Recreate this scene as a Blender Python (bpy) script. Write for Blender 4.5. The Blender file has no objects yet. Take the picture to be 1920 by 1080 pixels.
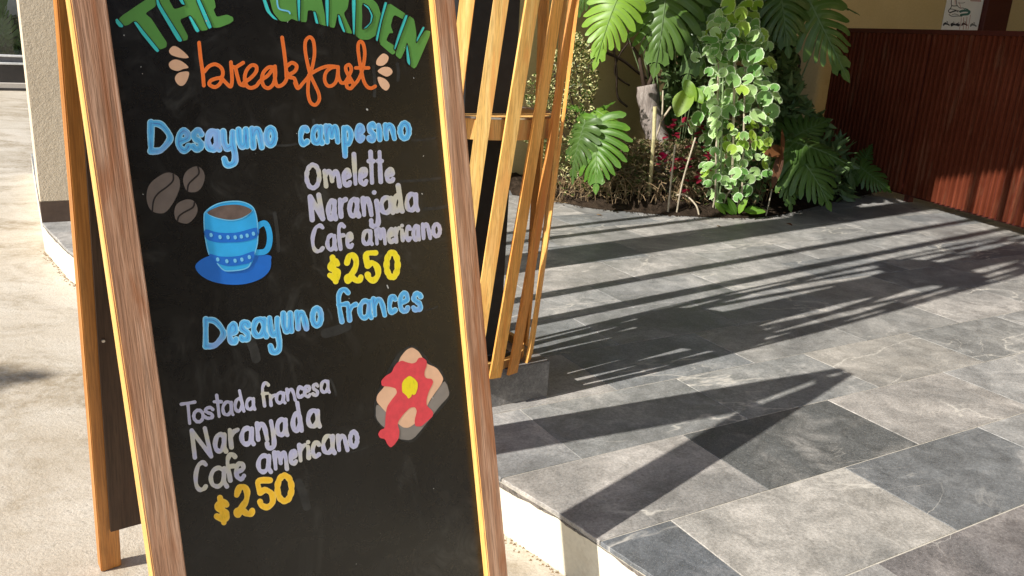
import bpy, bmesh, math, random
import numpy as np
from mathutils import Vector, Matrix
from mathutils.geometry import tessellate_polygon
random.seed(7); np.random.seed(7)
sc = bpy.context.scene
C = sc.collection

# ------------------------------------------------------------------ camera
F_PX, PITCH, ROLL = 1562.96, math.radians(17.023), math.radians(3.5046)
_cp, _sp = math.cos(PITCH), math.sin(PITCH)
_F = Vector((0, _cp, -_sp)); _R = Vector((1, 0, 0)); _U = Vector((0, _sp, _cp))
CR = math.cos(ROLL) * _R + math.sin(ROLL) * _U
CU = -math.sin(ROLL) * _R + math.cos(ROLL) * _U
CF = _F
EYE = Vector((0, 0, 1.0))
cam = bpy.data.objects.new('camera', bpy.data.cameras.new('camera'))
C.objects.link(cam)
cam.matrix_world = Matrix(((CR.x, CU.x, -CF.x, EYE.x), (CR.y, CU.y, -CF.y, EYE.y), (CR.z, CU.z, -CF.z, EYE.z), (0, 0, 0, 1)))
cam.data.sensor_width = 36; cam.data.lens = F_PX / 1920 * 36
cam.data.clip_start = 0.02; cam.data.clip_end = 500
sc.camera = cam

# ------------------------------------------------------------------ light
SAZ, SEL = math.radians(38.0), math.radians(36.4)       # direction the light travels (azimuth from +X), elevation
STO = Vector((-math.cos(SAZ) * math.cos(SEL), -math.sin(SAZ) * math.cos(SEL), math.sin(SEL)))   # towards the sun
w = bpy.data.worlds.new('World'); sc.world = w; w.use_nodes = True
nt = w.node_tree; nt.nodes.clear()
sky = nt.nodes.new('ShaderNodeTexSky'); sky.sky_type = 'NISHITA'; sky.sun_disc = False
sky.sun_elevation = SEL; sky.sun_rotation = math.atan2(STO.x, STO.y)
bg = nt.nodes.new('ShaderNodeBackground'); bg.inputs[1].default_value = 0.11
wo = nt.nodes.new('ShaderNodeOutputWorld')
nt.links.new(sky.outputs[0], bg.inputs[0]); nt.links.new(bg.outputs[0], wo.inputs[0])
sun = bpy.data.objects.new('sun', bpy.data.lights.new('sun', 'SUN')); C.objects.link(sun)
sun.data.energy = 5.0; sun.data.angle = math.radians(0.5); sun.data.color = (1.0, 0.96, 0.905)
sun.rotation_euler = STO.to_track_quat('Z', 'Y').to_euler()
sc.view_settings.view_transform = 'Standard'; sc.view_settings.look = 'None'
sc.view_settings.gamma = 1; sc.view_settings.use_curve_mapping = False
sc.view_settings.exposure = 0.5

# ------------------------------------------------------------------ helpers
def ray(u, v):
    return CF + CR * ((u - 960) / F_PX) - CU * ((v - 540) / F_PX)
def at_z(u, v, z):
    d = ray(u, v); return EYE + d * ((z - 1.0) / d.z)
def at_y(u, v, y):                      # point on that sight line at distance y in front
    d = ray(u, v); return EYE + d * (y / d.y)
def link(name, me, parent=None, mats=None, M=None):
    o = bpy.data.objects.new(name, me); C.objects.link(o)
    if mats is not None and not me.materials:
        for m in (mats if isinstance(mats, (list, tuple)) else [mats]): me.materials.append(m)
    if parent is not None: o.parent = parent
    if M is not None: o.matrix_world = M if parent is None else M
    return o
def child(name, me, parent, mats=None, M=None):
    o = bpy.data.objects.new(name, me); C.objects.link(o)
    if mats is not None and not me.materials:
        for m in (mats if isinstance(mats, (list, tuple)) else [mats]): me.materials.append(m)
    o.parent = parent
    if M is not None: o.matrix_local = M
    return o
def thing(name, label, cat, loc=(0, 0, 0), group=None, M=None):
    o = bpy.data.objects.new(name, None); C.objects.link(o)
    o.empty_display_size = 0.05
    if M is not None: o.matrix_world = M
    else: o.location = loc
    o['label'] = label; o['category'] = cat
    if group: o['group'] = group
    return o
def tag(o, label, cat, group=None):
    o['label'] = label; o['category'] = cat
    if group: o['group'] = group
    return o
def struct(o): o['kind'] = 'structure'; return o
def mesh(name, vs, fs, smooth=False):
    me = bpy.data.meshes.new(name); me.from_pydata([tuple(v) for v in vs], [], fs); me.update()
    if smooth: me.polygons.foreach_set('use_smooth', [True] * len(me.polygons))
    return me
def from_bm(bm, name, smooth=False):
    me = bpy.data.meshes.new(name); bm.normal_update(); bm.to_mesh(me); bm.free()
    if smooth: me.polygons.foreach_set('use_smooth', [True] * len(me.polygons))
    return me
def box_bm(x0, x1, y0, y1, z0, z1, bev=0.0, seg=1, bm=None):
    own = bm is None
    b = bmesh.new()
    vs = [b.verts.new((x, y, z)) for x in (x0, x1) for y in (y0, y1) for z in (z0, z1)]
    for f in ((0, 1, 3, 2), (4, 6, 7, 5), (0, 4, 5, 1), (2, 3, 7, 6), (0, 2, 6, 4), (1, 5, 7, 3)):
        b.faces.new([vs[i] for i in f])
    if bev: bmesh.ops.bevel(b, geom=list(b.edges), offset=bev, segments=seg, affect='EDGES')
    if own: return b
    me = bpy.data.meshes.new('t'); b.to_mesh(me); b.free(); bm.from_mesh(me); bpy.data.meshes.remove(me)
    return bm
def box(name, x0, x1, y0, y1, z0, z1, bev=0.0, seg=1):
    return from_bm(box_bm(x0, x1, y0, y1, z0, z1, bev, seg), name)
def tube(pts, rad, n=8, closed_ends=True):
    pts = [Vector(p) for p in pts]; vs = []; fs = []
    if not isinstance(rad, (list, tuple)): rad = [rad] * len(pts)
    up = Vector((0.13, 0.31, 0.94))
    for i, p in enumerate(pts):
        t = (pts[min(i + 1, len(pts) - 1)] - pts[max(i - 1, 0)]).normalized()
        a = t.cross(up); a = a.normalized() if a.length > 1e-3 else t.orthogonal().normalized(); b = t.cross(a)
        for k in range(n):
            an = 2 * math.pi * k / n; vs.append(p + (a * math.cos(an) + b * math.sin(an)) * rad[i])
    for i in range(len(pts) - 1):
        for k in range(n):
            fs.append((i * n + k, i * n + (k + 1) % n, (i + 1) * n + (k + 1) % n, (i + 1) * n + k))
    if closed_ends: fs.append(tuple(range(n))[::-1]); fs.append(tuple(range((len(pts) - 1) * n, len(pts) * n)))
    return vs, fs
def join_geo(parts):
    vs = []; fs = []
    for v, f in parts:
        o = len(vs); vs += list(v); fs += [tuple(i + o for i in q) for q in f]
    return vs, fs
def catmull(P, n=8, closed=False):
    P = np.array(P, float); m = len(P); out = []
    if m < 3 and not closed: return P
    for i in range(m if closed else m - 1):
        if closed: a, b, c, d = P[(i - 1) % m], P[i], P[(i + 1) % m], P[(i + 2) % m]
        else: a, b, c, d = P[max(i - 1, 0)], P[i], P[i + 1], P[min(i + 2, m - 1)]
        for k in range(n):
            t = k / n
            out.append(0.5 * ((2 * b) + (c - a) * t + (2 * a - 5 * b + 4 * c - d) * t * t + (3 * b - a - 3 * c + d) * t ** 3))
    if not closed: out.append(P[-1])
    return np.array(out)

# ------------------------------------------------------------------ materials
class NT:
    def __init__(s, name):
        s.m = bpy.data.materials.new(name); s.m.use_nodes = True; s.t = s.m.node_tree
        s.b = s.t.nodes['Principled BSDF']; s.out = s.t.nodes['Material Output']
    def n(s, kind, **kw):
        nd = s.t.nodes.new(kind)
        for k, v in kw.items(): setattr(nd, k, v)
        return nd
    def l(s, a, b): s.t.links.new(a, b)
    def coord(s, which='Object', scale=(1, 1, 1), rot=(0, 0, 0), loc=None):
        tc = s.n('ShaderNodeTexCoord'); mp = s.n('ShaderNodeMapping')
        mp.inputs['Scale'].default_value = scale; mp.inputs['Rotation'].default_value = rot
        s.l(tc.outputs[which], mp.inputs[0]); return mp.outputs[0]
    def noise(s, vec, scale, detail=4, rough=0.55, dist=0.0):
        nd = s.n('ShaderNodeTexNoise'); nd.inputs['Scale'].default_value = scale; nd.inputs['Detail'].default_value = detail
        nd.inputs['Roughness'].default_value = rough; nd.inputs['Distortion'].default_value = dist
        s.l(vec, nd.inputs['Vector']); return nd.outputs['Fac']
    def ramp(s, fac, stops, interp='LINEAR'):
        nd = s.n('ShaderNodeValToRGB'); cr = nd.color_ramp; cr.interpolation = interp
        while len(cr.elements) < len(stops): cr.elements.new(0.5)
        for e, (p, c) in zip(cr.elements, stops):
            e.position = p; e.color = (c if len(c) == 4 else (*c, 1)) if isinstance(c, (tuple, list)) else (c, c, c, 1)
        s.l(fac, nd.inputs[0]); return nd.outputs[0]
    def mix(s, fac, a, b, mode='MIX'):
        nd = s.n('ShaderNodeMix', data_type='RGBA', blend_type=mode)
        for sock, val in ((nd.inputs[0], fac), (nd.inputs[6], a), (nd.inputs[7], b)):
            if hasattr(val, 'is_output') or isinstance(val, bpy.types.NodeSocket): s.l(val, sock)
            elif isinstance(val, (int, float)): sock.default_value = val if sock.type == 'VALUE' else (val, val, val, 1)
            else: sock.default_value = (*val, 1) if len(val) == 3 else val
        return nd.outputs[2]
    def math(s, op, a, b=0.0, c=None):
        nd = s.n('ShaderNodeMath', operation=op)
        for sock, val in zip(nd.inputs, (a, b, c)):
            if val is None: continue
            if isinstance(val, bpy.types.NodeSocket): s.l(val, sock)
            else: sock.default_value = val
        return nd.outputs[0]
    def bump(s, h, strength=0.3, dist=0.01):
        nd = s.n('ShaderNodeBump'); nd.inputs['Strength'].default_value = strength; nd.inputs['Distance'].default_value = dist
        s.l(h, nd.inputs['Height']); s.l(nd.outputs[0], s.b.inputs['Normal']); return nd
    def col(s, c):
        if isinstance(c, bpy.types.NodeSocket): s.l(c, s.b.inputs['Base Color'])
        else: s.b.inputs['Base Color'].default_value = (*c, 1)
    def rough(s, r, spec=0.5):
        if isinstance(r, bpy.types.NodeSocket): s.l(r, s.b.inputs['Roughness'])
        else: s.b.inputs['Roughness'].default_value = r
        s.b.inputs['Specular IOR Level'].default_value = spec
    def rnd(s): return s.n('ShaderNodeObjectInfo').outputs['Random']

def wood(name, dark, mid, light, grain=1.0, rough=0.5, spec=0.4, streak=None, knots=False, jitter=0.25, scale=1.0):
    """planks whose length runs along local Z"""
    n = NT(name)
    add = n.n('ShaderNodeVectorMath', operation='ADD'); tc = n.n('ShaderNodeTexCoord')
    rv = n.n('ShaderNodeCombineXYZ'); r = n.rnd(); r10 = n.math('MULTIPLY', r, 7.3)
    n.l(r10, rv.inputs[0]); n.l(r10, rv.inputs[2]); n.l(tc.outputs['Object'], add.inputs[0]); n.l(rv.outputs[0], add.inputs[1])
    mp = n.n('ShaderNodeMapping'); mp.inputs['Scale'].default_value = (38 * scale, 38 * scale, 1.6 * scale); n.l(add.outputs[0], mp.inputs[0])
    a = n.noise(mp.outputs[0], 1.6, 5, 0.6, 0.4)
    mp2 = n.n('ShaderNodeMapping'); mp2.inputs['Scale'].default_value = (220 * scale, 220 * scale, 9 * scale); n.l(add.outputs[0], mp2.inputs[0])
    b = n.noise(mp2.outputs[0], 1.5, 3, 0.6)
    c = n.ramp(a, [(0.28, dark), (0.5, mid), (0.72, light)])
    c = n.mix(n.ramp(b, [(0.38, 0.55 + .15 * (grain > 1)), (0.55, 0.0)]), c, tuple(x * 0.5 for x in mid))
    if streak:
        mp3 = n.n('ShaderNodeMapping'); mp3.inputs['Scale'].default_value = (16 * scale, 16 * scale, 2.2 * scale); n.l(add.outputs[0], mp3.inputs[0])
        s3 = n.noise(mp3.outputs[0], 1.3, 4, 0.6, 1.0)
        c = n.mix(n.ramp(s3, [(0.5, 0.0), (0.66, 0.85)]), c, streak)
    if knots:
        mp4 = n.n('ShaderNodeMapping'); mp4.inputs['Scale'].default_value = (1, 1, 0.6); n.l(add.outputs[0], mp4.inputs[0])
        v = n.n('ShaderNodeTexVoronoi'); v.inputs['Scale'].default_value = 5.0; n.l(mp4.outputs[0], v.inputs['Vector'])
        c = n.mix(n.ramp(v.outputs['Distance'], [(0.05, 0.85), (0.12, 0.0)]), c, tuple(x * 0.35 for x in dark))
    br = n.math('ADD', n.math('MULTIPLY', r, jitter), 1.0 - jitter / 2)
    c = n.mix(1.0, c, br, 'MULTIPLY') if False else c
    if name == 'honey_slat_wood': c = n.mix(1.0, c, n.n('ShaderNodeObjectInfo').outputs['Color'], 'MULTIPLY')
    hs = n.n('ShaderNodeHueSaturation'); n.l(c, hs.inputs['Color']); n.l(br, hs.inputs['Value']); n.col(hs.outputs[0])
    n.rough(rough, spec); n.bump(n.math('ADD', n.math('MULTIPLY', a, 0.4), b), 0.25 * grain, 0.002)
    return n.m

def stucco(name, c1, c2, scale=120, bump=0.5, dirt=None):
    n = NT(name); v = n.coord('Object')
    a = n.noise(v, 2.3, 5); b = n.noise(v, scale, 3, 0.7); g = n.noise(v, scale * 0.28, 3, 0.6)
    c = n.ramp(a, [(0.3, c1), (0.7, c2)])
    c = n.mix(n.ramp(b, [(0.3, 0.35), (0.6, 0.0)]), c, tuple(x * 0.75 for x in c1))
    if dirt: c = n.mix(n.ramp(n.noise(v, 3.5, 6, 0.7, 1), [(0.52, 0), (0.75, 0.7)]), c, dirt)
    n.col(c); n.rough(0.9, 0.2); n.bump(n.math('ADD', b, n.math('MULTIPLY', g, 1.2)), bump, 0.004)
    return n.m

def tile_mat():
    n = NT('slate_look_tile'); tc = n.n('ShaderNodeTexCoord'); r = n.rnd()
    rv = n.n('ShaderNodeCombineXYZ'); r9 = n.math('MULTIPLY', r, 91.0); n.l(r9, rv.inputs[0]); n.l(r9, rv.inputs[1]); n.l(r9, rv.inputs[2])
    ad = n.n('ShaderNodeVectorMath', operation='ADD'); n.l(tc.outputs['Object'], ad.inputs[0]); n.l(rv.outputs[0], ad.inputs[1]); v = ad.outputs[0]
    big = n.noise(v, 2.6, 5, 0.6, 0.6); mid = n.noise(v, 11, 6, 0.68, 0.9); fine = n.noise(v, 140, 3, 0.7)
    oc = n.n('ShaderNodeObjectInfo').outputs['Color']
    c = n.mix(n.ramp(big, [(0.36, 0.6), (0.60, 0.0)]), oc, (0.13, 0.132, 0.128))
    c = n.mix(n.math('MULTIPLY', n.ramp(big, [(0.5, 0.0), (0.72, 0.6)]), n.ramp(mid, [(0.4, 0.2), (0.6, 1.0)])), c, (0.50, 0.465, 0.415))
    md = n.n('ShaderNodeHueSaturation'); n.l(c, md.inputs['Color']); n.l(n.math('ADD', n.math('MULTIPLY', mid, 1.5), 0.25), md.inputs['Value']); c = md.outputs[0]
    md = n.n('ShaderNodeHueSaturation'); n.l(c, md.inputs['Color']); n.l(n.math('ADD', n.math('MULTIPLY', fine, 1.3), 0.35), md.inputs['Value']); c = md.outputs[0]
    grit = n.noise(v, 420, 2, 0.7)
    c = n.mix(n.ramp(grit, [(0.60, 0.0), (0.72, 0.5)]), c, (0.62, 0.6, 0.54)); c = n.mix(n.ramp(grit, [(0.30, 0.5), (0.40, 0.0)]), c, (0.06, 0.06, 0.055))
    def vein(sc_, dist_, wd, amt, c, gate):
        mp = n.n('ShaderNodeMapping'); mp.inputs['Scale'].default_value = (1, 2.6, 1); mp.inputs['Rotation'].default_value = (0, 0, 0.25 + dist_); n.l(v, mp.inputs[0])
        q = n.noise(mp.outputs[0], sc_, 7, 0.5, dist_)
        f = n.math('ABSOLUTE', n.math('SUBTRACT', q, 0.5)); fm = n.ramp(f, [(0.0, amt), (wd, 0.0)])
        g2 = n.ramp(n.noise(v, 1.9, 2), [(gate, 0.0), (gate + .08, 1.0)])
        return n.mix(n.math('MULTIPLY', fm, g2), c, (0.66, 0.62, 0.54))
    c = vein(0.9, 0.35, 0.005, 0.75, c, 0.47); c = vein(2.4, 0.7, 0.005, 0.5, c, 0.52)
    n.col(c); n.rough(n.ramp(mid, [(0.3, 0.42), (0.7, 0.62)]), 0.45)
    n.bump(n.math('ADD', n.math('MULTIPLY', mid, 1.4), n.math('MULTIPLY', fine, 0.5)), 0.28, 0.004)
    return n.m

def concrete_mat():
    n = NT('pale_concrete'); v = n.coord('Object')
    a = n.noise(v, 0.9, 6, 0.6, 0.5); b = n.noise(v, 5, 7, 0.7, 0.8); f = n.noise(v, 95, 4, 0.75); g = n.noise(v, 260, 2, 0.7)
    vs = n.coord('Object', (1.0, 1.7, 1), (0, 0, -0.5)); s_ = n.noise(vs, 1.3, 8, 0.7, 0.4)
    c = n.ramp(a, [(0.3, (0.46, 0.395, 0.30)), (0.6, (0.58, 0.51, 0.41))])
    c = n.mix(n.ramp(b, [(0.4, 0.0), (0.68, 0.6)]), c, (0.66, 0.61, 0.52))
    c = n.mix(n.math('MULTIPLY', n.ramp(s_, [(0.46, 0.0), (0.60, 0.9)]), n.ramp(n.noise(v, 30, 4, 0.7), [(0.35, 0.25), (0.6, 1.0)])), c, (0.30, 0.235, 0.15))
    pit = n.math('MULTIPLY', n.ramp(f, [(0.30, 1.0), (0.40, 0.0)]), n.ramp(b, [(0.42, 0.15), (0.6, 1.0)]))
    c = n.mix(pit, c, (0.10, 0.085, 0.06))
    c = n.mix(n.ramp(g, [(0.35, 0.4), (0.55, 0.0)]), c, (0.30, 0.26, 0.2))
    n.col(c); n.rough(0.92, 0.2); n.bump(n.math('ADD', f, n.math('MULTIPLY', b, 1.5)), 0.5, 0.006)
    return n.m

def plain(name, c, rough=0.6, spec=0.4, var=0.15, scale=30, metal=0.0, bump=0.0):
    n = NT(name); v = n.coord('Object'); a = n.noise(v, scale, 4, 0.6)
    n.col(n.ramp(a, [(0.3, tuple(x * (1 - var) for x in c)), (0.7, tuple(min(1, x * (1 + var)) for x in c))]))
    n.rough(rough, spec); n.b.inputs['Metallic'].default_value = metal
    if bump: n.bump(a, bump, 0.003)
    return n.m

def leaf_mat(name, c_dark, c_light, rim=None, trans=0.35, spots=None, rough=0.45, spotscale=30, vein=None):
    n = NT(name); v = n.coord('Object'); r = n.rnd()
    a = n.noise(v, 14, 3)
    f = n.math('ADD', n.math('MULTIPLY', a, 0.5), n.math('MULTIPLY', r, 0.5))
    c = n.ramp(f, [(0.3, c_dark), (0.7, c_light)])
    at = n.n('ShaderNodeAttribute', attribute_name='rim')
    if vein: c = n.mix(n.ramp(at.outputs['Fac'], [(0.0, 0.75), (0.16, 0.0)]), c, vein)
    if rim: c = n.mix(n.ramp(n.math('ADD', at.outputs['Fac'], n.math('MULTIPLY', n.math('SUBTRACT', a, 0.5), 0.7)), [(0.86, 0.0), (1.06, 0.9)]), c, rim)
    if spots: c = n.mix(n.ramp(n.noise(v, spotscale, 2), [(0.50, 0.0), (0.56, 1.0)]), c, spots)
    n.col(c); n.rough(rough, 0.35)
    tr = n.n('ShaderNodeBsdfTranslucent'); hs = n.n('ShaderNodeHueSaturation'); hs.inputs['Value'].default_value = 1.5; hs.inputs['Saturation'].default_value = 1.15
    hs.inputs['Hue'].default_value = 0.485
    n.l(c, hs.inputs['Color']); n.l(hs.outputs[0], tr.inputs[0])
    mx = n.n('ShaderNodeMixShader'); mx.inputs[0].default_value = trans
    n.l(n.b.outputs[0], mx.inputs[1]); n.l(tr.outputs[0], mx.inputs[2]); n.l(mx.outputs[0], n.out.inputs[0])
    return n.m

M = {}
M['tile'] = tile_mat()
M['grout'] = plain('cream_grout', (0.52, 0.48, 0.40), 0.9, 0.1, 0.2, 60)
M['concrete'] = concrete_mat()
M['cream'] = stucco('cream_kerb_paint', (0.70, 0.64, 0.49), (0.78, 0.72, 0.57), 90, 0.25, (0.42, 0.34, 0.22))
M['pillar'] = stucco('beige_woven_stucco', (0.66, 0.55, 0.40), (0.75, 0.64, 0.48), 130, 0.8)
M['wall'] = stucco('ochre_beige_stucco', (0.54, 0.41, 0.20), (0.62, 0.48, 0.25), 60, 0.3)
M['skirt'] = plain('brown_skirting', (0.10, 0.065, 0.045), 0.6)
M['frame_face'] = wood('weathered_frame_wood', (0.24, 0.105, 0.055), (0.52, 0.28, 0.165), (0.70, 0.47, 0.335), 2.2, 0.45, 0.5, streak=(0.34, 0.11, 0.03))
M['frame_side'] = wood('sunlit_varnished_edge', (0.68, 0.34, 0.08), (0.86, 0.47, 0.13), (0.92, 0.55, 0.19), 0.6, 0.42, 0.45)  # same pine as the greyed face, coloured brighter as if in direct sun
M['back_wood'] = wood('orange_back_leg_wood', (0.34, 0.12, 0.02), (0.50, 0.20, 0.04), (0.60, 0.27, 0.07), 0.7, 0.45, 0.45)
M['slat'] = wood('honey_slat_wood', (0.66, 0.35, 0.09), (0.86, 0.53, 0.17), (0.92, 0.65, 0.27), 0.5, 0.5, 0.35, streak=(0.74, 0.34, 0.10), knots=True, jitter=0.4)
M['board'] = None
n = NT('black_board_paint'); v = n.coord('Object')
a = n.noise(v, 3.2, 5, 0.6, 0.8); b = n.noise(v, 17, 5, 0.7, 1.5); f = n.noise(v, 230, 2)
vv = n.coord('Object', (9, 1, 2.0)); st = n.noise(vv, 2.2, 4, 0.6, 0.8)
c = n.ramp(a, [(0.35, (0.005, 0.005, 0.005)), (0.7, (0.011, 0.011, 0.011))])
sm = n.math('MULTIPLY', n.ramp(b, [(0.52, 0.0), (0.72, 1.0)]), n.ramp(a, [(0.45, 0.0), (0.62, 1.0)]))
c = n.mix(n.math('MULTIPLY', sm, 0.5), c, (0.075, 0.075, 0.07))
c = n.mix(n.ramp(st, [(0.62, 0.0), (0.75, 0.35)]), c, (0.055, 0.055, 0.05))
c = n.mix(n.ramp(f, [(0.80, 0.0), (0.82, 0.6)]), c, (0.3, 0.3, 0.27))
n.col(c); n.rough(n.ramp(b, [(0.3, 0.23), (0.7, 0.34)]), 0.38); n.bump(b, 0.06, 0.002)
M['board'] = n.m
M['board_back'] = wood('dark_plywood_back', (0.035, 0.018, 0.010), (0.06, 0.033, 0.02), (0.085, 0.05, 0.03), 0.6, 0.6, 0.3)

def paint(name, core, body, edge, tint=None, rough=0.45):
    """brushed paint: attribute d is 0 on a stroke's middle line and 1 on its edge"""
    n = NT(name); v = n.coord('Object'); at = n.n('ShaderNodeAttribute', attribute_name='d')
    q = n.noise(v, 60, 3, 0.6); q2 = n.noise(v, 22, 2)
    d = n.math('ADD', at.outputs['Fac'], n.math('MULTIPLY', n.math('SUBTRACT', q, 0.5), 0.5))
    c = n.ramp(d, [(0.0, core), (0.20, body), (0.62, body), (0.92, edge)]); sk_ = n.noise(n.coord('Object', (150, 1, 60)), 1.2, 4, 0.7); c = n.mix(n.ramp(sk_, [(0.52, 0.0), (0.70, 0.45)]), c, tuple(x * 0.55 for x in body))
    if tint: c = n.mix(n.ramp(q2, [(0.5, 0.0), (0.66, 0.75)]), c, tint)
    n.col(c); n.rough(rough, 0.4); n.bump(q, 0.15, 0.001)
    return n.m
M['p_blue'] = paint('sky_blue_paint', (0.08, 0.22, 0.60), (0.10, 0.50, 0.92), (0.42, 0.76, 0.96), (0.30, 0.46, 0.84))
M['p_lav'] = paint('lavender_paint', (0.46, 0.46, 0.66), (0.50, 0.50, 0.68), (0.56, 0.56, 0.66), (0.62, 0.60, 0.42))
M['p_yel'] = paint('lemon_yellow_paint', (0.95, 0.80, 0.02), (0.98, 0.82, 0.02), (0.95, 0.78, 0.08))
M['p_gold'] = paint('golden_yellow_paint', (0.90, 0.50, 0.02), (0.92, 0.55, 0.03), (0.92, 0.58, 0.10))
M['p_or'] = paint('orange_paint', (0.74, 0.14, 0.02), (0.82, 0.17, 0.025), (0.78, 0.20, 0.06))
M['p_green'] = plain('leaf_green_paint', (0.10, 0.30, 0.06), 0.5, 0.4, 0.12, 14)
M['p_cyan'] = plain('turquoise_paint', (0.05, 0.60, 0.58), 0.5, 0.4, 0.10, 40)
M['p_peach'] = plain('peach_paint', (0.84, 0.52, 0.33), 0.5, 0.4, 0.08, 40)
M['p_brown'] = plain('taupe_brown_paint', (0.155, 0.125, 0.108), 0.5, 0.4, 0.12, 40)
M['p_coffee'] = plain('coffee_brown_paint', (0.14, 0.10, 0.085), 0.5, 0.4, 0.3, 60)
M['p_dark'] = plain('black_line_paint', (0.012, 0.008, 0.008), 0.5)
M['p_cup'] = plain('cup_blue_paint', (0.03, 0.42, 0.86), 0.45, 0.4, 0.12, 20)
M['p_cuprim'] = plain('pale_blue_paint', (0.18, 0.58, 0.88), 0.45, 0.4, 0.1, 20)
M['p_sauc'] = plain('saucer_blue_paint', (0.01, 0.16, 0.64), 0.45, 0.4, 0.1, 20)
M['p_grey'] = plain('toast_grey_paint', (0.26, 0.235, 0.21), 0.5, 0.4, 0.1, 30)
M['p_red'] = plain('jam_red_paint', (0.78, 0.07, 0.09), 0.5, 0.4, 0.1, 90)
M['p_smudge'] = plain('wiped_chalk_smudge', (0.028, 0.028, 0.026), 0.6, 0.3, 0.4, 60)
M['black_post'] = plain('charcoal_post_paint', (0.012, 0.013, 0.014), 0.6, 0.3, 0.3, 40)
M['steel'] = plain('brushed_steel', (0.55, 0.53, 0.5), 0.3, 0.5, 0.1, 60, 1.0)
M['dark_metal'] = plain('dark_metal', (0.03, 0.03, 0.03), 0.5, 0.5)
n = NT('rust_brown_sheet'); v = n.coord('Object'); a = n.noise(v, 3, 5, 0.6); st = n.noise(n.coord('Object', (60, 60, 2.0)), 1.5, 4, 0.6); dr = n.noise(n.coord('Object', (9, 9, 1.2)), 1.5, 5, 0.7, .6)
c = n.ramp(a, [(0.3, (0.12, 0.027, 0.012)), (0.7, (0.175, 0.045, 0.022))]); c = n.mix(n.ramp(st, [(0.45, 0.5), (0.65, 0.0)]), c, (0.07, 0.014, 0.005)); c = n.mix(n.ramp(dr, [(0.55, 0.0), (0.75, 0.5)]), c, (0.22, 0.12, 0.07))
n.col(c); n.rough(0.6, 0.10); n.bump(st, 0.2, 0.002); M['sheet'] = n.m
M['maroon'] = plain('maroon_door_paint', (0.075, 0.016, 0.012), 0.5, 0.3)
M['ceil'] = plain('dark_canopy_timber', (0.035, 0.024, 0.016), 0.8, 0.2, 0.2, 5)
n = NT('bed_soil'); v = n.coord('Object'); a = n.noise(v, 25, 6, 0.7); n.col(n.ramp(a, [(0.3, (0.02, 0.014, 0.009)), (0.7, (0.065, 0.045, 0.03))])); n.rough(0.95, 0.1); n.bump(a, 1.0, 0.03); M['soil'] = n.m
M['bark'] = wood('grey_trunk_bark', (0.13, 0.10, 0.085), (0.33, 0.28, 0.25), (0.48, 0.43, 0.39), 2.2, 0.8, 0.2, scale=0.6)
M['stemw'] = plain('pale_dry_stem', (0.42, 0.36, 0.26), 0.7, 0.3, 0.3, 40)
M['stemg'] = plain('green_stem', (0.22, 0.30, 0.14), 0.6, 0.3, 0.3, 30)
M['vine'] = plain('brown_vine', (0.06, 0.04, 0.028), 0.8, 0.2, 0.3, 40)
M['bamboo'] = plain('bamboo_cane', (0.52, 0.46, 0.24), 0.5, 0.4, 0.2, 40)
M['phil'] = leaf_mat('split_leaf_green', (0.085, 0.20, 0.022), (0.24, 0.42, 0.05), None, 0.33, None, 0.4, vein=(0.20, 0.32, 0.09))
M['phil_d'] = leaf_mat('shaded_leaf_green', (0.05, 0.10, 0.02), (0.085, 0.16, 0.03), None, 0.22, None, 0.36, vein=(0.13, 0.2, 0.08))  # darker copy of the split-leaf green, shade put into the colour
M['lime'] = leaf_mat('lime_leaf', (0.16, 0.30, 0.02), (0.28, 0.42, 0.04), None, 0.45, None, 0.4)
M['round'] = leaf_mat('variegated_round_leaf', (0.13, 0.30, 0.065), (0.42, 0.60, 0.24), (0.80, 0.86, 0.64), 0.3, None, 0.5)
M['roundl'] = leaf_mat('lime_round_leaf', (0.24, 0.43, 0.04), (0.38, 0.55, 0.08), (0.72, 0.80, 0.40), 0.35, None, 0.5)
M['croton'] = leaf_mat('yellow_speckled_leaf', (0.05, 0.085, 0.015), (0.17, 0.22, 0.04), None, 0.3, (0.78, 0.72, 0.36), 0.4, 50)
M['litter'] = leaf_mat('dry_straw', (0.28, 0.19, 0.10), (0.70, 0.58, 0.38), None, 0.2, None, 0.8)
M['redleaf'] = leaf_mat('dark_red_leaf', (0.16, 0.008, 0.02), (0.34, 0.02, 0.05), None, 0.3, None, 0.45)
M['brownleaf'] = leaf_mat('dried_brown_leaf', (0.06, 0.02, 0.010), (0.15, 0.06, 0.02), None, 0.25, None, 0.6)

# ------------------------------------------------------------------ directions and layout
TH = math.radians(30.944)
A = Vector((math.cos(TH), math.sin(TH), 0)); B = Vector((math.sin(TH), -math.cos(TH), 0))   # tile rows / across, towards viewer
ROWB, TLEN, C0 = 0.30764, 0.56821, 1.79722
NA = Vector((-math.sin(TH), math.cos(TH), 0))
Z = Vector((0, 0, 1))
KERB = 0.14
SUNH = Vector((math.cos(SAZ), math.sin(SAZ), 0)); SUNT = Vector((math.sin(SAZ), -math.cos(SAZ), 0))
def st_(s, t): return SUNH * s + SUNT * t
# terrace outline
front = [(1.90, -0.35), (0.60, 1.08), (0.306, 1.404), (0.211, 1.512), (0.118, 1.62), (0.002, 1.738), (-0.35, 2.12), (-0.85, 2.60), (-1.35, 2.98), (-1.82, 3.34), (-2.05, 3.60), (-2.262, 3.862)]
pl0 = Vector((-2.262, 3.862, 0))
terr = [Vector((x, y, 0)) for x, y in front] + [pl0 - B * 2.2, Vector((2.0, 9.0, 0)), Vector((6.0, 8.0, 0)), Vector((6.5, 2.0, 0))]

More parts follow.
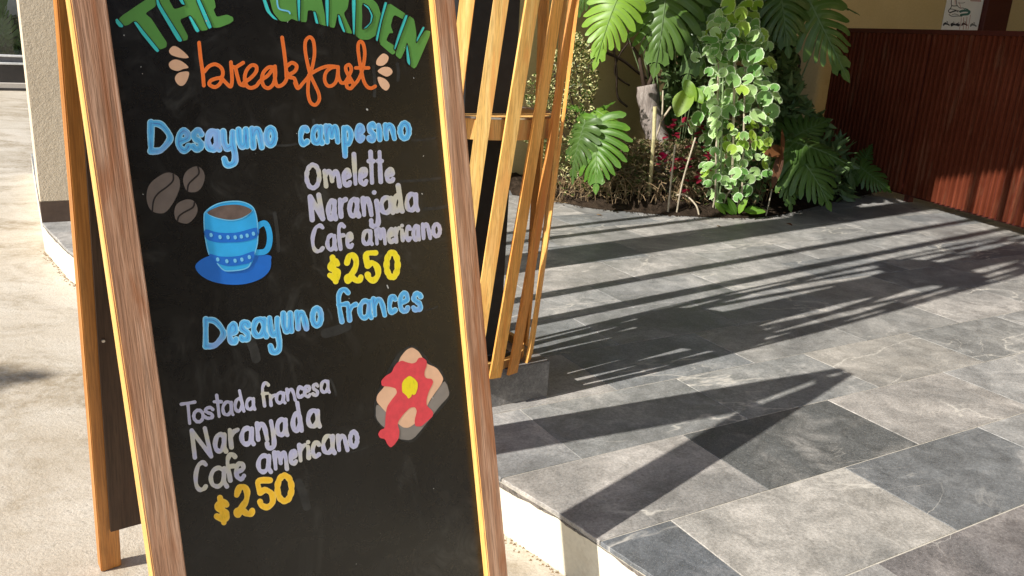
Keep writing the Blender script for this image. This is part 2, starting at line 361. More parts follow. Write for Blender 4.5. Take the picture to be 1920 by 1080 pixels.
# ------------------------------------------------------------------ ground, terrace, tiles
g = mesh('street', [(-60, -40, -KERB), (60, -40, -KERB), (60, 80, -KERB), (-60, 80, -KERB)], [(0, 1, 2, 3)])
o = link('street', g, mats=M['concrete']); struct(o)

def prism(name, poly, z0, z1, wob=0):
    n = len(poly); vs = [(p.x, p.y, z0) for p in poly] + [(p.x, p.y, z1) for p in poly]
    area = sum(poly[i].x * poly[(i + 1) % n].y - poly[(i + 1) % n].x * poly[i].y for i in range(n))
    fs = [(i, (i + 1) % n, n + (i + 1) % n, n + i) for i in range(n)]
    top = [tuple(n + i for i in t) for t in tessellate_polygon([[Vector((p.x, p.y, 0)) for p in poly]])]
    fs += top
    me = mesh(name, vs, fs); b = bmesh.new(); b.from_mesh(me); bmesh.ops.recalc_face_normals(b, faces=b.faces); b.to_mesh(me); b.free()
    return me
# smooth the visible front edge
fr = catmull([(x, y) for x, y in front], 4)
inner = []
for i, p in enumerate(fr):
    inner.append(Vector((p[0], p[1], 0)))
terr_s = inner + terr[len(front):]
terrace = struct(link('terrace', prism('terrace', terr_s, -KERB - 0.05, -0.011), mats=M['cream']))
grout = child('grout_bed', prism('grout_bed', [p + Vector((0.004, 0.004, 0)) for p in terr_s], -0.0108, -0.0012), terrace, M['grout'])

def clip_poly(subject, win):
    out = subject
    m = len(win)
    for i in range(m):
        a, b = win[i], win[(i + 1) % m]; inp = out; out = []
        if not inp: break
        def inside(p): return (b[0] - a[0]) * (p[1] - a[1]) - (b[1] - a[1]) * (p[0] - a[0]) >= -1e-9
        for j in range(len(inp)):
            p, q = inp[j], inp[(j + 1) % len(inp)]
            ip, iq = inside(p), inside(q)
            if ip: out.append(p)
            if ip != iq:
                d1 = (b[0] - a[0]) * (p[1] - a[1]) - (b[1] - a[1]) * (p[0] - a[0]); d2 = (b[0] - a[0]) * (q[1] - a[1]) - (b[1] - a[1]) * (q[0] - a[0])
                t = d1 / (d1 - d2); out.append((p[0] + (q[0] - p[0]) * t, p[1] + (q[1] - p[1]) * t))
    return out
TP = [(p.x, p.y) for p in terr_s]
# make ccw test for the window we build as ccw
OFF = {0: 0.0, 1: 0.315}
rt = random.Random(11)
ntile = 0
bedline = [at_z(u, v, 0) for u, v in ((960, 366), (1044, 378), (1107, 391), (1196, 399), (1252, 404), (1330, 408), (1411, 409), (1480, 400), (1560, 380), (1600, 371), (1640, 362), (1662, 352))]
full_tile = None
def visible(p):
    d = p - EYE; z = d.dot(CF)
    if z < 0.2: return False
    u = 960 + F_PX * d.dot(CR) / z; v = 540 - F_PX * d.dot(CU) / z
    return -60 < u < 1990 and -40 < v < 1140
def pix(p):
    d = p - EYE; z = d.dot(CF); return 960 + F_PX * d.dot(CR) / z, 540 - F_PX * d.dot(CU) / z
rest = []
for i in range(-16, 8):  # rows
    y1 = C0 - i * ROWB; y0 = y1 - ROWB           # coordinate along NA
    off = OFF[i % 2] + (0.012 * ((i * 7) % 3 - 1))
    for j in range(-6, 14):
        x0 = off + j * TLEN; x1 = x0 + TLEN
        gp = 0.0016; gl = 0.0010
        cs = [(x0 + gl, y0 + gp), (x1 - gl, y0 + gp), (x1 - gl, y1 - gp), (x0 + gl, y1 - gp)]
        win = [(A.x * a + NA.x * b, A.y * a + NA.y * b) for a, b in cs]
        poly = clip_poly(TP, win)
        # drop duplicates
        q = []
        for p in poly:
            if not q or math.hypot(p[0] - q[-1][0], p[1] - q[-1][1]) > 1e-4: q.append(p)
        if len(q) > 2 and math.hypot(q[0][0] - q[-1][0], q[0][1] - q[-1][1]) < 1e-4: q.pop()
        if len(q) < 3: continue
        ar = abs(sum(q[k][0] * q[(k + 1) % len(q)][1] - q[(k + 1) % len(q)][0] * q[k][1] for k in range(len(q)))) / 2
        if ar < 2e-4: continue
        ctr = Vector((sum(p[0] for p in q) / len(q), sum(p[1] for p in q) / len(q), 0))
        vis = any(visible(Vector((p[0], p[1], 0))) for p in q) or visible(ctr)
        # rough, slightly overhanging outer edge on cut tiles
        if len(q) > 4 or ar < ROWB * TLEN * 0.97:
            qq = []
            for k in range(len(q)):
                a_, b_ = q[k], q[(k + 1) % len(q)]; L = math.hypot(b_[0] - a_[0], b_[1] - a_[1])
                qq.append(a_)
                mid_ = ((a_[0] + b_[0]) / 2, (a_[1] + b_[1]) / 2)
                dA = Vector((b_[0] - a_[0], b_[1] - a_[1], 0)).normalized() if L > 1e-6 else A
                if abs(dA.dot(A)) < 0.995 and abs(dA.dot(NA)) < 0.995:
                    m_ = max(1, int(L / 0.012))
                    for s in range(1, m_):
                        tt = s / m_; w_ = rt.uniform(-0.0022, 0.0022)
                        qq.append((a_[0] + (b_[0] - a_[0]) * tt - dA.y * w_, a_[1] + (b_[1] - a_[1]) * tt + dA.x * w_))
            q = qq
        if not vis: rest.append(q); continue
        lz = rt.uniform(-0.0004, 0.0004)
        ox, oy = ctr.x, ctr.y
        n_ = len(q)
        loc = [Vector((p[0] - ox, p[1] - oy, 0)) for p in q]
        # rotate into row frame so grain follows the tile
        ca, sa = math.cos(-TH), math.sin(-TH)
        loc = [Vector((p.x * ca - p.y * sa, p.x * sa + p.y * ca, 0)) for p in loc]
        tf = tessellate_polygon([loc])
        cx = sum(p.x for p in loc) / n_
        vs = [(p.x, p.y, -0.0105) for p in loc] + [(p.x, p.y, -0.001) for p in loc] + [(p.x - 0.001 * (1 if p.x > 0 else -1), p.y - 0.001 * (1 if p.y > 0 else -1), 0) for p in loc]
        fs = [(k, (k + 1) % n_, n_ + (k + 1) % n_, n_ + k) for k in range(n_)] + [(n_ + k, n_ + (k + 1) % n_, 2 * n_ + (k + 1) % n_, 2 * n_ + k) for k in range(n_)]
        fs += [tuple(2 * n_ + t for t in tri) for tri in tf]
        me = mesh('tile', vs, fs); b = bmesh.new(); b.from_mesh(me); bmesh.ops.recalc_face_normals(b, faces=b.faces); b.to_mesh(me); b.free()
        t = child('tile', me, terrace, M['tile'])
        key = (i, j)
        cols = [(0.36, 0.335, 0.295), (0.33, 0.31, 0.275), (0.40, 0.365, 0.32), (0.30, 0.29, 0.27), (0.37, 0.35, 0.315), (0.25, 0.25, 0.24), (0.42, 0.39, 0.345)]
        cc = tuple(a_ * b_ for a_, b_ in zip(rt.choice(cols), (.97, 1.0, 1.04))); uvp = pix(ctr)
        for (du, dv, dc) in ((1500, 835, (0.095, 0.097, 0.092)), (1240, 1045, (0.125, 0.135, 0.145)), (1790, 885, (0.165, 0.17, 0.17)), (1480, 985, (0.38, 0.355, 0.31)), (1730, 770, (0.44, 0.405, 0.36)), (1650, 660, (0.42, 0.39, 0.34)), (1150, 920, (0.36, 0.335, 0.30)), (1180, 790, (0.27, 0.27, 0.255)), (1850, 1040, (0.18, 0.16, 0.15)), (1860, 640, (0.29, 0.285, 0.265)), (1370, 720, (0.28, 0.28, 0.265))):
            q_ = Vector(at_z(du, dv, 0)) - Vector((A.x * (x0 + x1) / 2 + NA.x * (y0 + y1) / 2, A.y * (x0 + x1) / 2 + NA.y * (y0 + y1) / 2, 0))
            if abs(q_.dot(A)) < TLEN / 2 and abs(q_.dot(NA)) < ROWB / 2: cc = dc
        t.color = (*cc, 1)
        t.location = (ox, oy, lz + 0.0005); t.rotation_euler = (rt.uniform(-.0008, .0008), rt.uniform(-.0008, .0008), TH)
        ntile += 1
vs = []; fs = []
for q in rest:
    o_ = len(vs); vs += [(p[0], p[1], 0) for p in q]; fs += [tuple(o_ + t for t in tri) for tri in tessellate_polygon([[Vector((p[0], p[1], 0)) for p in q]])]
r_ = child('tiles_out_of_view', mesh('tiles_out_of_view', vs, fs), terrace, M['tile']); r_.color = (0.34, 0.32, 0.29, 1); r_.name = 'outer_tiles'; r_['kind'] = 'stuff'
print('tiles', ntile)
# kerb fascia wear line: dark chipped mortar under the tile lip
rk = random.Random(3); vs = []; fs = []
acc = 0; pts_l = []
for i in range(len(fr) - 1):
    a_ = Vector((fr[i][0], fr[i][1], 0)); b_ = Vector((fr[i + 1][0], fr[i + 1][1], 0)); m_ = max(1, int((b_ - a_).length / .008))
    for s in range(m_): pts_l.append((a_.lerp(b_, s / m_), (b_ - a_).normalized()))
hh = 0.002
for p, d in pts_l:
    out = Vector((-d.y, d.x, 0))
    if out.dot(Vector((1, 1, 0))) > 0: out = -out
    hh = min(.012, max(.0008, hh + rk.uniform(-.002, .002))); ww = rk.uniform(.0006, .002)
    vs += [p + out * .0005 - Z0 * .0105, p + out * ww - Z0 * .0115, p + out * .0006 - Z0 * (.012 + hh)] if False else [(p.x + out.x * .0003, p.y + out.y * .0003, -.0106), (p.x + out.x * ww, p.y + out.y * ww, -.0118), (p.x + out.x * .0006, p.y + out.y * .0006, -.0122 - hh)]
for i in range(len(pts_l) - 1):
    for k in range(2): fs.append((i * 3 + k, i * 3 + k + 1, i * 3 + 4 + k, i * 3 + 3 + k))
ch = child('lip_mortar', mesh('lip_mortar', vs, fs), terrace, plain('grey_lip_mortar', (0.16, 0.14, 0.12), 0.9, 0.1, 0.6, 120)); ch['kind'] = 'stuff'

# ------------------------------------------------------------------ planted bed
bp = bedline + [Vector((2.62, 7.0, 0)), Vector((-0.3, 6.0, 0)), at_z(900, 352, 0)]
rb = random.Random(5)
bs = catmull([(p.x, p.y) for p in bedline], 10)
cen = Vector((1.3, 5.9, 0)); vs = []; fs = []
rows_ = 9
wall_p0 = Vector((2.43, 7.14, 0)) - A * 3.2
for i, p in enumerate(bs):
    q = Vector((p[0], p[1], 0)); t = i / (len(bs) - 1)
    e = wall_p0 + A * (3.2 * t + .05) + B * 0.0
    for k in range(rows_):
        s = k / (rows_ - 1); r = q.lerp(e, s)
        h = 0.003 if k == 0 else 0.02 + 0.06 * math.sin(min(1, s * 3) * 1.57) + rb.uniform(-.012, .012)
        vs.append((r.x, r.y, h))
for i in range(len(bs) - 1):
    for k in range(rows_ - 1): fs.append((i * rows_ + k, (i + 1) * rows_ + k, (i + 1) * rows_ + k + 1, i * rows_ + k + 1))
struct(link('planting_bed', mesh('planting_bed', vs, fs, True), mats=M['soil']))

# ------------------------------------------------------------------ walls
def slab(name, p, d, L, thick, z0, z1, mat, parent=None, back=True):
    """box whose front face starts at p and runs L along d; thickness away from viewer"""
    d = d.normalized(); nrm = Vector((-d.y, d.x, 0))
    Mx = Matrix(((d.x, nrm.x, 0, p.x), (d.y, nrm.y, 0, p.y), (0, 0, 1, 0), (0, 0, 0, 1)))
    me = box(name, 0, L, 0, thick, z0, z1, 0.004)
    o = bpy.data.objects.new(name, me); C.objects.link(o); me.materials.append(mat); o.matrix_world = Mx
    return o, Mx
TOPZ = 3.6
wb, MW = slab('back_wall', wall_p0 - A * 1.2, A, 9.5, 0.2, -0.1, TOPZ, M['wall']); tag(wb, 'ochre beige stucco wall in shade behind the planted bed', 'wall')
pillar, MP = slab('stucco_pillar', pl0, A, 0.75, 0.55, 0.10, TOPZ + .2, M['pillar'])
tag(pillar, 'textured beige stucco pillar with brown base at the left', 'pillar')
sk = child('skirting', box('skirting', 0.001, 0.751, -0.0015, 0.551, -0.002, 0.1), pillar, M['skirt'])
# ------------------------------------------------------------------ rust-brown corrugated screen
PD = Vector((0.276582, -0.96099, 0)); PN = Vector((-0.96099, -0.276582, 0))    # along the foot towards viewer / facing the floor
pp = Vector((2.741, 6.053, 0)) - PD * 0.98
scr = thing('corrugated_screen', 'rust brown corrugated metal screen standing to the right of the plants', 'screen', (pp.x, pp.y, 0))
def corr(L, seed):
    pitch = 0.047; n_ = int(L / pitch * 8); vs = []; fs = []
    prof = [0.0, 0.0, 0.0, 0.9, 1.0, 1.0, 1.0, 0.1]
    for i in range(n_ + 1):
        x = i / n_ * L; y = prof[i % 8] * 0.024 - 0.006
        for z in (0.062, 1.16): vs.append((x, y, z))
    for i in range(n_): fs.append((2 * i, 2 * i + 2, 2 * i + 3, 2 * i + 1))
    return mesh('sheet_panel', vs, fs)
MS = Matrix(((PD.x, PN.x, 0, 0), (PD.y, PN.y, 0, 0), (0, 0, 1, 0), (0, 0, 0, 1)))
x = 0
for L in (1.05, 1.10, 1.12, 1.12):
    child('sheet_panel', corr(L - 0.012, 0), scr, M['sheet'], MS @ Matrix.Translation((x, 0, 0))); x += L
child('top_rail', box('top_rail', 0, x, -0.035, 0.022, 1.155, 1.185, 0.002), scr, M['maroon'], MS)
child('bottom_rail', box('bottom_rail', 0, x, -0.03, -0.002, 0.05, 0.085, 0.002), scr, M['maroon'], MS)
for xx in (0.02, 1.04, 2.13, 3.25, x - .05):
    child('post', box('post', xx, xx + 0.05, -0.075, -0.032, 0.0, 1.155, 0.002), scr, M['maroon'], MS)
b_ = child('backing', box('backing', 0.0, x, -0.012, -0.004, 0.088, 1.154), scr, M['maroon'], MS)

# maroon door and poster beyond the screen (on the back wall plane / in front)
NW = -NA   # faces the viewer
def on_wall(u, v, off=0.0):
    d = ray(u, v); p0 = wall_p0 + NW * off; s = (p0 - EYE).dot(NW) / d.dot(NW); return EYE + d * s
pl = on_wall(1763, 57); pr = on_wall(1831, 57); pt = on_wall(1777, 0)
wdt = (pr - pl).dot(A); hgt = wdt * 1.45
Mpo = Matrix(((A.x, NW.x, 0, pl.x + NW.x * 0.004), (A.y, NW.y, 0, pl.y + NW.y * 0.004), (0, 0, 1, pl.z - 0.01), (0, 0, 0, 1)))
print('poster', pl, wdt)
d0 = on_wall(1832, 57); d1 = on_wall(1877, 57)
door, _ = slab('maroon_door', Vector((d0.x, d0.y, 0)) + NW * 0.05, A, (d1 - d0).dot(A), 0.048, 0, 2.5, M['maroon']); tag(door, 'narrow dark maroon door post beside the white poster', 'door')

# ------------------------------------------------------------------ raster painter (union of strokes as clean flat meshes)
def sdf_segs(PX, PY, segs):
    D = np.full(PX.shape, 1e9); 
    for pts, r in segs:
        pts = np.asarray(pts, float)
        if len(pts) == 1: pts = np.vstack([pts, pts + 1e-3])
        for a_, b_ in zip(pts[:-1], pts[1:]):
            dx, dy = b_ - a_; L2 = dx * dx + dy * dy + 1e-12
            x0, x1 = min(a_[0], b_[0]) - r - 3, max(a_[0], b_[0]) + r + 3; y0, y1 = min(a_[1], b_[1]) - r - 3, max(a_[1], b_[1]) + r + 3
            m = (PX >= x0) & (PX <= x1) & (PY >= y0) & (PY <= y1)
            if not m.any(): continue
            px, py = PX[m], PY[m]
            t = np.clip(((px - a_[0]) * dx + (py - a_[1]) * dy) / L2, 0, 1)
            d = np.hypot(px - a_[0] - t * dx, py - a_[1] - t * dy) / r
            D[m] = np.minimum(D[m], d)
    return D - 1.0            # <0 inside, in units of r
def raster_mesh(name, segs, mapf, step=0.9):
    allp = np.vstack([np.asarray(p, float) for p, r in segs]); rm = max(r for p, r in segs)
    x0, y0 = allp.min(0) - rm - 2; x1, y1 = allp.max(0) + rm + 2
    nx = int((x1 - x0) / step) + 2; ny = int((y1 - y0) / step) + 2
    gx = x0 + np.arange(nx) * step; gy = y0 + np.arange(ny) * step
    PX, PY = np.meshgrid(gx, gy, indexing='ij'); D = sdf_segs(PX, PY, segs); D = np.clip(D, -1, 3)
    ins = D < 0
    vid = {}; vx = []; vd = []
    def node(i, j):
        k = (i, j, 0)
        if k not in vid: vid[k] = len(vx); vx.append((gx[i], gy[j])); vd.append(D[i, j] + 1)
        return vid[k]
    def edge(i, j, di, dj):
        k = (i, j, 1 + dj)
        if k not in vid:
            a_, b_ = D[i, j], D[i + di, j + dj]; t = a_ / (a_ - b_); vid[k] = len(vx)
            vx.append((gx[i] + t * step * di, gy[j] + t * step * dj)); vd.append(1.0)
        return vid[k]
    cnt = ins[:-1, :-1].astype(int) + ins[1:, :-1] + ins[1:, 1:] + ins[:-1, 1:]
    fs = []
    for i, j in np.argwhere(cnt > 0):
        i = int(i); j = int(j)
        c4 = ((i, j), (i + 1, j), (i + 1, j + 1), (i, j + 1))
        if cnt[i, j] == 4: fs.append(tuple(node(*c) for c in c4)); continue
        poly = []
        for k in range(4):
            p, q = c4[k], c4[(k + 1) % 4]
            if ins[p]: poly.append(node(*p))
            if ins[p] != ins[q]:
                lo = min(p, q); di = abs(p[0] - q[0]); dj = abs(p[1] - q[1])
                poly.append(edge(lo[0], lo[1], di, dj))
        if len(poly) >= 3: fs.append(tuple(poly))
    co = mapf(np.array(vx)); me = bpy.data.meshes.new(name)
    me.from_pydata([tuple(c) for c in co], [], fs); me.update()
    at = me.attributes.new('d', 'FLOAT', 'POINT'); at.data.foreach_set('value', np.array(vd, dtype=np.float32))
    return me
def poly_mesh(name, polys, mapf, n=5, smooth=True):
    vs = []; fs = []
    for P in polys:
        Q = catmull(P, n, True) if smooth else np.array(P, float)
        co = mapf(Q); tr = tessellate_polygon([[Vector((q[0], q[1], 0)) for q in Q]]); o_ = len(vs)
        vs += [tuple(c) for c in co]; fs += [tuple(o_ + t for t in f) for f in tr]
    me = mesh(name, vs, fs)
    return me

# ------------------------------------------------------------------ A-frame sign
H = Vector((0.76783, 0.64065, 0)); N = Vector((-0.64065, 0.76783, 0)); LEAN = math.radians(13.3187)
UP = Vector((-0.147582, 0.176879, 0.973105)); OUTN = -(N * math.cos(LEAN)) + Z * math.sin(LEAN)     # towards viewer
DSG = 1.2374; OO = EYE + DSG * ray(497, 540)
S1 = -0.16832212 * DSG; PW = 0.03523043 * DSG; S3 = 0.28421208 * DSG; WID = S3 + PW - S1
apex_u = None
APZ = 1.205
FL = OO + H * S1; FL = FL + UP * ((-KERB - FL.z) / UP.z)         # left front foot, outer face corner
LEN = (APZ + KERB) / UP.z
MF = Matrix(((H.x, -OUTN.x, UP.x, FL.x), (H.y, -OUTN.y, UP.y, FL.y), (H.z, -OUTN.z, UP.z, FL.z), (0, 0, 0, 1)))  # x along H, y into the sign, z up the leg
sign = thing('a_frame_sign', 'tall wooden A-frame menu board reading THE GARDEN breakfast on the street edge', 'sign', M=Matrix.Translation((FL.x, FL.y, -KERB)))
MI = sign.matrix_world.inverted()
bpy.context.view_layer.update()
def part(name, me, mats, Mx):
    o = bpy.data.objects.new(name, me); C.objects.link(o)
    for m in mats if isinstance(mats, (list, tuple)) else [mats]:
        if len(me.materials) < (len(mats) if isinstance(mats, (list, tuple)) else 1): me.materials.append(m)
    o.parent = sign; o.matrix_local = MI @ Mx
    return o
DEP = 0.028; REC = 0.0155
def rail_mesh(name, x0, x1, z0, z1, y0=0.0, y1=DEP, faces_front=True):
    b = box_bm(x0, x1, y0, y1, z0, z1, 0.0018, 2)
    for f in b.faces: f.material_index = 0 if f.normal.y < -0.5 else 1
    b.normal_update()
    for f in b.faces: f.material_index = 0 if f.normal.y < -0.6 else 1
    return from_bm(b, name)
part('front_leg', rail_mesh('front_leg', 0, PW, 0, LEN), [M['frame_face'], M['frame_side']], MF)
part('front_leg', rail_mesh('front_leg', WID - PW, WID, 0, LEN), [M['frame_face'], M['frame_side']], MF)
def rotmesh(me, cx, cz):    # make length run along local z for horizontal rails
    return me
zb0 = 0.115; zt = LEN
def hrail(name, z0, z1, Mx, mats, y0=0.0005, y1=DEP - .0005, x0=PW + .0005, x1=None):
    x1 = WID - PW - .0005 if x1 is None else x1
    me = rail_mesh(name, -(z1 - z0) / 2, (z1 - z0) / 2, 0, x1 - x0, y0, y1)
    R = Matrix(((0, 0, 1, x0), (0, 1, 0, 0), (-1, 0, 0, (z0 + z1) / 2), (0, 0, 0, 1)))
    return part(name, me, mats, Mx @ R)
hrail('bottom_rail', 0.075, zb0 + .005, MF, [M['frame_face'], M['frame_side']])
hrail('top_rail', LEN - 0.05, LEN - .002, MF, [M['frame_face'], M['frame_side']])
BZ0, BZ1 = zb0 + .006, LEN - 0.0515
board = part('chalkboard', box('chalkboard', PW + .0005, WID - PW - .0005, REC, REC + 0.006, BZ0, BZ1), M['board'], MF)
# back frame
ZA = Vector((0, 0, APZ)); AL = FL + UP * LEN
fL = AL + N * 0.40 + H * 0.055; fL.z = -KERB
tL = AL + N * 0.030 + H * 0.004
fR = AL + H * (WID - 0.0) + N * 0.375; fR.z = -KERB
tR = AL + H * WID + N * 0.030
def leg_frame(foot, top, xdir):
    z = (top - foot).normalized(); y = z.cross(xdir).normalized(); x = y.cross(z).normalized(); 
    return Matrix(((x.x, y.x, z.x, foot.x), (x.y, y.y, z.y, foot.y), (x.z, y.z, z.z, foot.z), (0, 0, 0, 1))), (top - foot).length
ML, LL = leg_frame(fL, tL, H)
# decide which local y sign faces the front
ysg = 1 if Vector((ML[0][1], ML[1][1], ML[2][1])).dot(N) > 0 else -1
BW = 0.040
def bleg(x0, x1, Mx, L):
    b = box_bm(x0, x1, 0 if ysg > 0 else -DEP, DEP if ysg > 0 else 0, 0, L, 0.0018, 2); return from_bm(b, 'back_leg')
part('back_leg', bleg(0, BW, ML, LL), M['back_wood'], ML)
MR, LR = leg_frame(fR, tR, H)
part('back_leg', bleg(-BW, 0, MR, LR), M['back_wood'], MR)
# back panel on the inner face of the back legs
ya, yb = (-0.0065, -0.0005) if ysg > 0 else (0.0005, 0.0065)
pv = []
for (Mx, L, xx) in ((ML, LL, 0.022), (MR, LR, -0.022)):
    for zz in (0.118, L - 0.06):
        for yy in (ya, yb): pv.append((ML.inverted() @ (Mx @ Vector((xx, yy, zz)))))
b = bmesh.new(); V = [b.verts.new(p) for p in pv]
for f in ((0, 1, 3, 2), (4, 6, 7, 5), (0, 4, 5, 1), (2, 3, 7, 6), (0, 2, 6, 4), (1, 5, 7, 3)): b.faces.new([V[i] for i in f])
bmesh.ops.recalc_face_normals(b, faces=b.faces)
part('back_board', from_bm(b, 'back_board'), M['board_back'], ML)
# hinges at the top and holding chains
for xx in (0.09, WID - 0.13):
    part('hinge', box('hinge', xx, xx + 0.045, DEP - 0.0, DEP + 0.016, LEN - 0.04, LEN + 0.004, 0.002), M['steel'], MF)
part('screw', tube and mesh('screw', *tube([(PW + 0.0, 0, 0)] and [Vector((0, -0.0035, 0)), Vector((0, 0.0005, 0))], 0.003, 8)), M['steel'], ML @ Matrix.Translation((0.03, ya - .0 if ysg > 0 else yb, 0.60)))

# painting: px in the photograph -> board face
BP = MF @ Vector((0, REC, 0)); MFi = MF.inverted()
_cr = np.array(CR); _cu = np.array(CU); _cf = np.array(CF); _e = np.array(EYE); _on = np.array(OUTN); _bp = np.array(BP); _mfi = np.array(MFi)
def board_map(layer=0):
    off = 0.0004 + 0.00025 * layer
    def f(px):
        px = np.asarray(px, float)
        d = _cf + np.outer((px[:, 0] - 960) / F_PX, _cr) - np.outer((px[:, 1] - 540) / F_PX, _cu)
        t = ((_bp - _e) @ _on) / (d @ _on); P_ = _e + d * t[:, None] + _on * off
        Q = np.hstack([P_, np.ones((len(P_), 1))]) @ _mfi.T; return Q[:, :3]
    return f
def on_board(name, me, mat, label=None):
    o = bpy.data.objects.new(name, me); C.objects.link(o); o.data.materials.append(mat); o.parent = board; 
    if label: o['label'] = label
    return o
def cx(pts, s, ox, oy): return [(ox + p[0] / s, oy + p[1] / s) for p in pts]
def ell(a0=0, a1=360, n=20): return [(0.5 + 0.5 * math.cos(math.radians(a)), 0.5 + 0.5 * math.sin(math.radians(a))) for a in np.linspace(a0, a1, n)]
G = {
 'D': [[(0, 1), (0, 0)], [(0, .98), (.5, .93), (.92, .62), (.95, .38), (.5, .05), (0, .02)]],
 'e': [[(.08, .46), (.5, .52), (.92, .66), (.82, .92), (.5, 1), (.16, .86), (0, .5), (.14, .14), (.5, 0), (.8, .04), (1, .2)]],
 's': [[(1, .82), (.78, .98), (.45, 1), (.14, .88), (.08, .68), (.3, .55), (.7, .44), (.96, .28), (.88, .06), (.5, 0), (.2, .02), (0, .14)]],
 'a': [[(.80, .86), (.5, 1), (.16, .86), (0, .48), (.1, .12), (.4, 0), (.68, .14), (.82, .5), (.80, .86)], [(.84, .97), (.84, .3), (1, 0)]],
 'y': [[(0, 1), (.08, .68), (.3, .5), (.62, .55)], [(.78, .98), (.8, .6), (.98, .3), (.92, .08), (.6, 0), (.28, .02), (.1, .18)]],
 'u': [[(0, 1), (.08, .35), (.3, .03), (.6, .04), (.82, .3), (.84, .7)], [(.84, 1), (1, 0)]],
 'n': [[(0, 1), (.12, 0)], [(.05, .55), (.3, .92), (.6, .95), (.8, .6), (1, 0)]],
 'o': [ell(90, 450)], 'O': [ell(90, 450)], '0': [ell(90, 450)],
 'c': [[(1, .84), (.7, 1), (.3, .93), (0, .5), (.18, .1), (.55, 0), (1, .16)]],
 'C': [[(1, .92), (.72, 1), (.3, .9), (.02, .55), (.1, .15), (.42, 0), (.8, .03), (1, .12)]],
 'm': [[(0, 1), (.1, 0)], [(.03, .6), (.2, .95), (.38, .9), (.5, .35)], [(.5, .5), (.68, .95), (.86, .85), (1, 0)]],
 'p': [[(0, 1), (.18, 0)], [(.05, .93), (.5, 1), (.95, .82), (.9, .56), (.55, .42), (.12, .45)]],
 'I': [[(0.1, 1), (.9, 0)]],
 'i': [[(.1, .70), (.8, 0)], [(.2, 1)]],
 'l': [[(0, 1), (1, 0)]],
 't': [[(.38, 1), (.72, 0)], [(0, .70), (1, .70)]],
 'N': [[(.16, 0), (0, .92), (.98, .04), (.66, 1)]],
 'r': [[(0, .98), (.22, 0)], [(.1, .55), (.45, .86), (1, 1)]],
 'j': [[(.72, .74), (.95, .28), (.88, .06), (.5, 0), (.1, .03), (.02, .17)], [(.42, 1)]],
 'J': [[(.55, 1), (.95, .30), (.88, .06), (.5, 0), (.1, .03), (.02, .17)]],
 'd': [[(.72, .52), (.45, .62), (.12, .5), (0, .25), (.15, .04), (.5, .02), (.8, .28), (.76, .5)], [(.5, 1), (.86, .25), (1, 0)]],
 'f': [[(1, .9), (.66, 1), (.25, .92), (.1, .65), (.42, 0)], [(.1, .52), (.92, .55)]],
 '$': [[(.92, .72), (.6, .84), (.12, .72), (.12, .55), (.5, .48), (.95, .38), (.88, .17), (.45, .13), (0, .25)], [(.30, 1), (.68, 0)]],
 '2': [[(.04, .72), (.2, .97), (.5, 1), (.68, .8), (.6, .5), (.3, .26), (.05, .16), (.12, .02), (.4, .16), (.65, .06), (.9, .06), (1, .18)]],
 '5': [[(.78, .97), (0, .92), (.12, .52)], [(.12, .52), (.5, .62), (.92, .46), (.96, .18), (.6, .0), (.2, .08), (.12, .2)]],
 'T': [[(0, .90), (1, 1)], [(.48, .93), (.62, 0)]],
}
def word(letters, s, ox, oy, r, name='lettering', mat=None, label=None, rs=random.Random(1)):
    segs = []
    for ch_, x0, x1, y0, y1 in letters:
        R = r if ch_ not in 'ND' else r
        for st__ in G[ch_]:
            P_ = np.array(st__, float)
            if len(P_) > 2: P_ = catmull(P_, 6) if ch_ not in ('N',) else P_
            X = x0 + R + P_[:, 0] * (x1 - x0 - 2 * R); Y = y1 - R - P_[:, 1] * (y1 - y0 - 2 * R)
            Q_ = np.stack([ox + X / s, oy + Y / s], 1)
            if len(Q_) == 1: segs.append((Q_, R / s)); continue
            if len(Q_) == 2: Q_ = Q_[0] + (Q_[1] - Q_[0]) * np.linspace(0, 1, 9)[:, None]
            ph = rs.uniform(0, 6); am = rs.uniform(.06, .16)
            for k_ in range(len(Q_) - 1): segs.append((Q_[k_:k_ + 2] + np.array([math.sin(ph * 3 + k_ * .7), math.cos(ph + k_ * .9)]) * .12, R / s * (1 + am * math.sin(ph + k_ * .55) + rs.uniform(-.03, .03))))
    me = raster_mesh(name, segs, board_map(0)); return on_board(name, me, mat, label)
def L(txt, boxes): return [(c_, *b_) for c_, b_ in zip(txt, boxes)]
word(L('Desayuno', [(105, 415, 150, 575), (435, 635, 250, 560), (610, 785, 250, 545), (780, 1000, 255, 550), (965, 1190, 255, 735), (1150, 1330, 235, 512), (1310, 1505, 225, 522), (1482, 1656, 220, 495)]), 6.353, 260, 200, 40, mat=M['p_blue'], label='blue painted word Desayuno, upper left')
word(L('campesIno', [(110, 245, 205, 455), (248, 415, 195, 440), (395, 590, 190, 428), (595, 740, 205, 585), (745, 870, 185, 410), (880, 1000, 165, 408), (985, 1065, 180, 400), (1062, 1228, 175, 390), (1230, 1390, 155, 388)]), 6.0, 540, 200, 32, mat=M['p_blue'], label='blue painted word campesino without its dot')
word(L('Omelette', [(183, 375, 630, 940), (385, 605, 700, 920), (602, 720, 690, 910), (715, 782, 510, 892), (785, 905, 675, 895), (882, 985, 485, 880), (985, 1080, 485, 870), (1085, 1207, 680, 865)]), 6.0, 540, 200, 25, mat=M['p_lav'], label='lavender painted word Omelette')
word(L('Naranjada', [(200, 378, 60, 358), (383, 505, 120, 348), (500, 605, 105, 325), (598, 738, 105, 320), (735, 868, 95, 310), (815, 940, 35, 425), (920, 1085, 85, 288), (1048, 1180, -35, 272), (1178, 1336, 50, 262)]), 5.4, 540, 350, 24, mat=M['p_lav'], label='lavender painted word Naranjada below Omelette')
